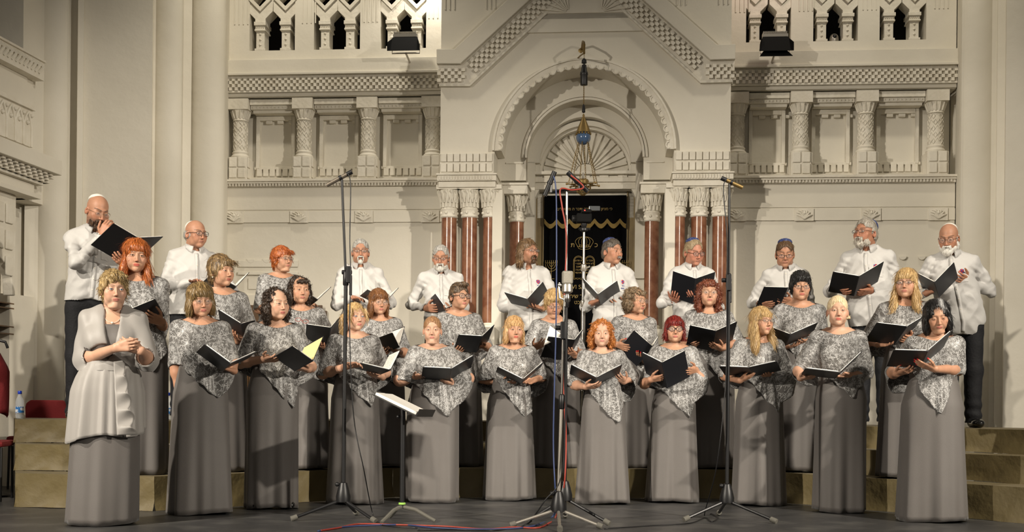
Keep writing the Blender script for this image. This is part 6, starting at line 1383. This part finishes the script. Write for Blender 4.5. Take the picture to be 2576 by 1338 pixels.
     folder=((590, 960), (562, 885), (440, 885), (810, 862), D_), hands=[((555, 985), (680, 962), {}), ((790, 915), (670, 950), dict(el=(860, 880)))], hair=[('fshort', *BLK, dict(vol=.98, part=.2))], glasses='half', gz=-.010, lip=(.42, .08, .07), fat=1.08, neck=1.1, brow=(.015, .012, .01)),
dict(sex=F_, s=318, row=1, fx=2280, head=(2280, 677), look=(-26, -2, 0), yaw=-12, crop='K', label='woman with long straight blonde hair and dark glasses, middle row far right', flabel='open black folder held by the long-haired blonde woman at far right',
     folder=((215, 1085), (222, 955), (0, 1050), (385, 1000), D_), hands=[((65, 1085), (168, 1090), {}), ((340, 1045), (222, 1040), {})], hair=[('long', *BLO, dict(len=.16, vol=.98))], glasses='half', lip=(.40, .12, .1), fat=.98),
# front row
dict(sex=F_, s=384, row=0, fx=272, head=(287, 684), look=(27, 1, 0), yaw=14, crop='-', solo=1, label='blonde woman in pale grey dress and sheer jacket with clasped hands, front row far left', neck=1.1,
     hands=[((288, 874), (345, 864), dict(y=.30, el=(212, 905), ey=.02, n=(.25, 1, .1), curl=(.4, .6, .4), yw=.03, spread=.0, thumb=1.9)), ((352, 882), (306, 864), dict(y=.265, el=(372, 908), ey=.02, n=(-.1, 1, .3), curl=(.3, .5, .4), yw=.03, spread=.0, thumb=1.9))], hair=[('fshort', (.18, .115, .045), (.46, .33, .155), dict(vol=.98, part=.8, top=.062, bz=.083))], lip=(.48, .13, .11), liner=.6, shadow=(.25, .25, .30), fat=1.08, dbl=1, armf=.12, necklace=1, sw=.222, iris='blue', bust=1.1, earring='pearl', hs=1.02, sdx=-.03, fold=.6, skin=SK['pale']),
dict(sex=F_, s=349, row=0, fx=505, head=(503, 715), look=(28, 8, -3), yaw=16, crop='B', label='smiling woman with brown bob, fringe and rimless glasses, front row second from left', flabel='open black folder held by the smiling woman with the brown bob',
     folder=((520, 1340), (668, 1290), (310, 1190), (694, 1235), (-1, 0, 1)), hands=[((196, 1535), (243, 1740), dict(y=.02, el=(175, 1290), ey=.02, n=(1, .3, 0), curl=(.2, .3, .2), yw=0)), ((635, 1345), (505, 1305), dict(el=(640, 1240)))], hair=[('bob', (.09, .055, .022), (.30, .20, .085), dict(len=.075, vol=1.08, top=.03, fwid=.055))], glasses='thin', gaze=(0, 12), smile=1, lip=(.5, .14, .12), pz=.83, sw=.22, fat=1.0),
dict(sex=F_, s=330, row=0, fx=686, head=(694, 726), look=(40, 1, -2), yaw=18, crop='C', label='woman with shoulder-length black curls looking right, front row third from left', flabel='black folder with a yellow page held by the black-curled woman',
     folder=((480, 1110), (675, 1035), (345, 1002), (542, 905), R_), pages=('paper', 'yellow_paper'), hands=[((235, 1010), (362, 1018), dict(el=(50, 1045))), ((600, 1098), (475, 1085), {})], hair=[('curly', *DBR, dict(vol=.93, len=.13, top=.058, bangs=0))], lip=(.42, .08, .08), liner=.7, sw=.195, pz=.76, skin=SK['pale']),
dict(sex=F_, s=312, row=0, fx=893, head=(891, 762), look=(32, -1, 0), yaw=16, crop='D', label='smiling blonde woman with ponytail and loose strands, front row behind the left microphone stand', flabel='black folder with printed sheet music held by the blonde woman with ponytail', notes=1,
     folder=((540, 1205), (655, 1178), (300, 1150), (605, 1035), R_), hands=[((285, 1132), (412, 1118), dict(n=(0, -.6, -1), el=(75, 1205))), ((565, 1235), (465, 1212), {})], hair=[('pulled', *BLO, dict(tail=1))], lip=(.55, .14, .13), liner=.7, shadow=(.2, .25, .35), blush=1, smile=1, iris='blue', age=.2, skin=SK['pale'], pz=.80),
dict(sex=F_, s=305, row=0, fx=1090, head=(1088, 797), look=(2, 0, 0), yaw=4, crop='E', label='woman with pulled-back light brown hair, front row behind the music stand', flabel='open black folder held by the woman behind the music stand',
     folder=((495, 1225), (528, 1135), (262, 1215), (672, 1110), (-1, 1, 1)), hands=[((215, 1195), (308, 1200), dict(el=(85, 1225))), ((535, 1255), (392, 1222), dict(el=(660, 1210)))], hair=[('pulled', (.2, .1, .045), (.36, .2, .1), {})], lip=(.45, .13, .12), liner=.4, fat=1.2, armf=.1, dbl=.8, earring='pearl', pz=.76, hs=1.03, skin=SK['pale']),
dict(sex=F_, s=296, row=0, fx=1282, head=(1293, 797), look=(12, 1, 0), yaw=4, crop='F', label='woman with straight blonde bob and red lips, front row left of the middle microphones', flabel='black folder held low by the woman with the straight blonde bob',
     folder=((335, 1290), (352, 1256), (128, 1190), (500, 1145), (-1, 1, 1)), hands=[((185, 1280), (295, 1290), {}), ((450, 1255), (350, 1298), {})], hair=[('bob', (.45, .26, .11), (.68, .45, .22), dict(len=.085, vol=.96, bangs=1, fwid=.054, top=.038))], lip=REDL, liner=.5, dbl=.6, fat=1.05, pz=.735),
dict(sex=F_, s=305, row=0, fx=1518, head=(1513, 808), look=(0, -1, 0), yaw=0, crop='G', label='woman with curly ginger hair facing forward, front row right of the middle microphones', flabel='open black folder held by the woman with curly ginger hair',
     folder=((262, 1308), (258, 1243), (58, 1205), (468, 1200), D_), hands=[((180, 1315), (318, 1302), {}), ((515, 1270), (438, 1225), {})], hair=[('curly', *GIN, dict(vol=1.02, len=.09, top=.068, bangs=0))], lip=(.48, .17, .15), pz=.735, age=.7, smile=1, skin=SK['pale']),
dict(sex=F_, s=298, row=0, fx=1695, head=(1697, 797), look=(-3, -2, 0), yaw=-2, crop='H', label='woman with crimson bob and dark cat-eye glasses, front row right of centre', flabel='open black folder held by the crimson-haired woman',
     folder=((278, 1325), (205, 1122), (125, 1235), (470, 1225), D_), hands=[((125, 1255), (278, 1228), dict(el=(70, 1290))), ((520, 1170), (412, 1192), dict(el=(560, 1260)))], hair=[('bob', *CRI, dict(len=.05, vol=1.0, top=.03, fwid=.054))], glasses='cat', lip=(.42, .09, .09), pz=.76, age=1),
dict(sex=F_, s=305, row=0, fx=1910, head=(1912, 774), look=(26, -2, 0), yaw=6, crop='I', label='woman with very long straight blonde hair, front row beside the right microphone stand', flabel='flat open black folder held by the very long-haired blonde woman',
     folder=((320, 1222), (220, 1158), (80, 1215), (545, 1170), (-1, 1, 1)), hands=[((175, 1262), (335, 1195), {}), ((440, 1222), (380, 1205), dict(el=(590, 1235)))], hair=[('long', *BLO, dict(len=.23, vol=.98, top=.03))], glasses='half', lip=(.40, .12, .1), pz=.78, fat=1.0),
dict(sex=F_, s=324, row=0, fx=2116, head=(2107, 745), look=(-10, -2, 0), yaw=-12, crop='-', label='woman with platinum hair in a curled bun and red lips, front row second from right', flabel='black folder held open by the platinum-haired woman',
     folder=((2113, 951), (2100, 938), (2030, 942), (2166, 900), (-1, 1, 1)), hands=[((2022, 950), (2054, 946), {}), ((2140, 943), (2088, 950), dict(el=(2180, 935)))], hair=[('pulled', *PLA, dict(bun=1, top=.068))], lip=REDL, liner=.6, earring='pearl', fat=1.02, sw=.19, pz=.87, point=35, skin=SK['pale'], brow=(.15, .09, .05)),
dict(sex=F_, s=350, row=0, fx=2345, head=(2352, 758), look=(-12, 16, -6), yaw=-12, crop='K', label='woman with black hair and a grey streak looking down, front row far right', flabel='open black folder held by the woman with the grey-streaked black hair', nails=1,
     folder=((440, 1280), (390, 1160), (185, 1270), (640, 1110), D_), hands=[((225, 1335), (330, 1300), {}), ((510, 1300), (290, 1228), dict(el=(700, 1300), curl=(.08, .15, .1), spread=.09))], hair=[('bob', *BLK, dict(len=.12, vol=1.1, bangs=0, top=.07, streak=(.38, .38, .38)))], gaze=(0, 18), eo=.55, lip=(.40, .1, .09), fat=1.16, dbl=1, pz=.80, point=5, sw=.24, age=1),
]
SEL = globals().get('ONLY')
for i, P in enumerate(PEOPLE):
    if SEL is None or i in SEL: person(i+1, P)

def K2(c, y, *ps): return [at(*K(c, p), y) for p in ps]
d = F/283-.36; q = K2('F', d, (580, 802), (668, 868), (640, 915), (528, 968)); q[0].y -= .03; q[1].y -= .05; bm = bmesh.new(); g_ = [[bm.verts.new(q[0].lerp(q[1], i/4).lerp(q[3].lerp(q[2], i/4), j/5)+Vector((0, .012*math.sin(i*.8), 0))) for i in range(5)] for j in range(6)]
for j in range(5):
    for i in range(4): bm.faces.new((g_[j][i], g_[j][i+1], g_[j+1][i+1], g_[j+1][i]))
tag(obj('paper_sheet', bm, 'paper', None, None, smooth=True, solid=.0008), 'loose white sheet held up by the blonde woman in the middle row centre', 'paper')
d = F/303-.20; c = at(*K('C', (566, 690)), d); e = empty('reading_glasses', loc=c); b = MB()
for s_ in (-1, 1): b.tube([(s_*.03+.024*math.cos(t), 0, .012*s_*-.6+.014*math.sin(t)) for t in [2*PI*i/16 for i in range(17)]], .002, 5, cap=False)
b.tube([(-.008, 0, .006), (.008, 0, -.006)], .002, 5); obj('rims', b, 'red_cable', e); b = MB(); b.tube([(-.054, .004, .01), (-.075, .03, .1), (-.06, .07, .2)], .0012, 4); obj('cord', b, 'black', e); b = MB(); b.tube([(.054, .004, -.01), (.07, .03, .09), (.055, .07, .19)], .0012, 4); obj('cord', b, 'black', e)
tag(e, 'red-rimmed glasses hanging on a cord over the lace cape of the dark-curled woman', 'glasses')
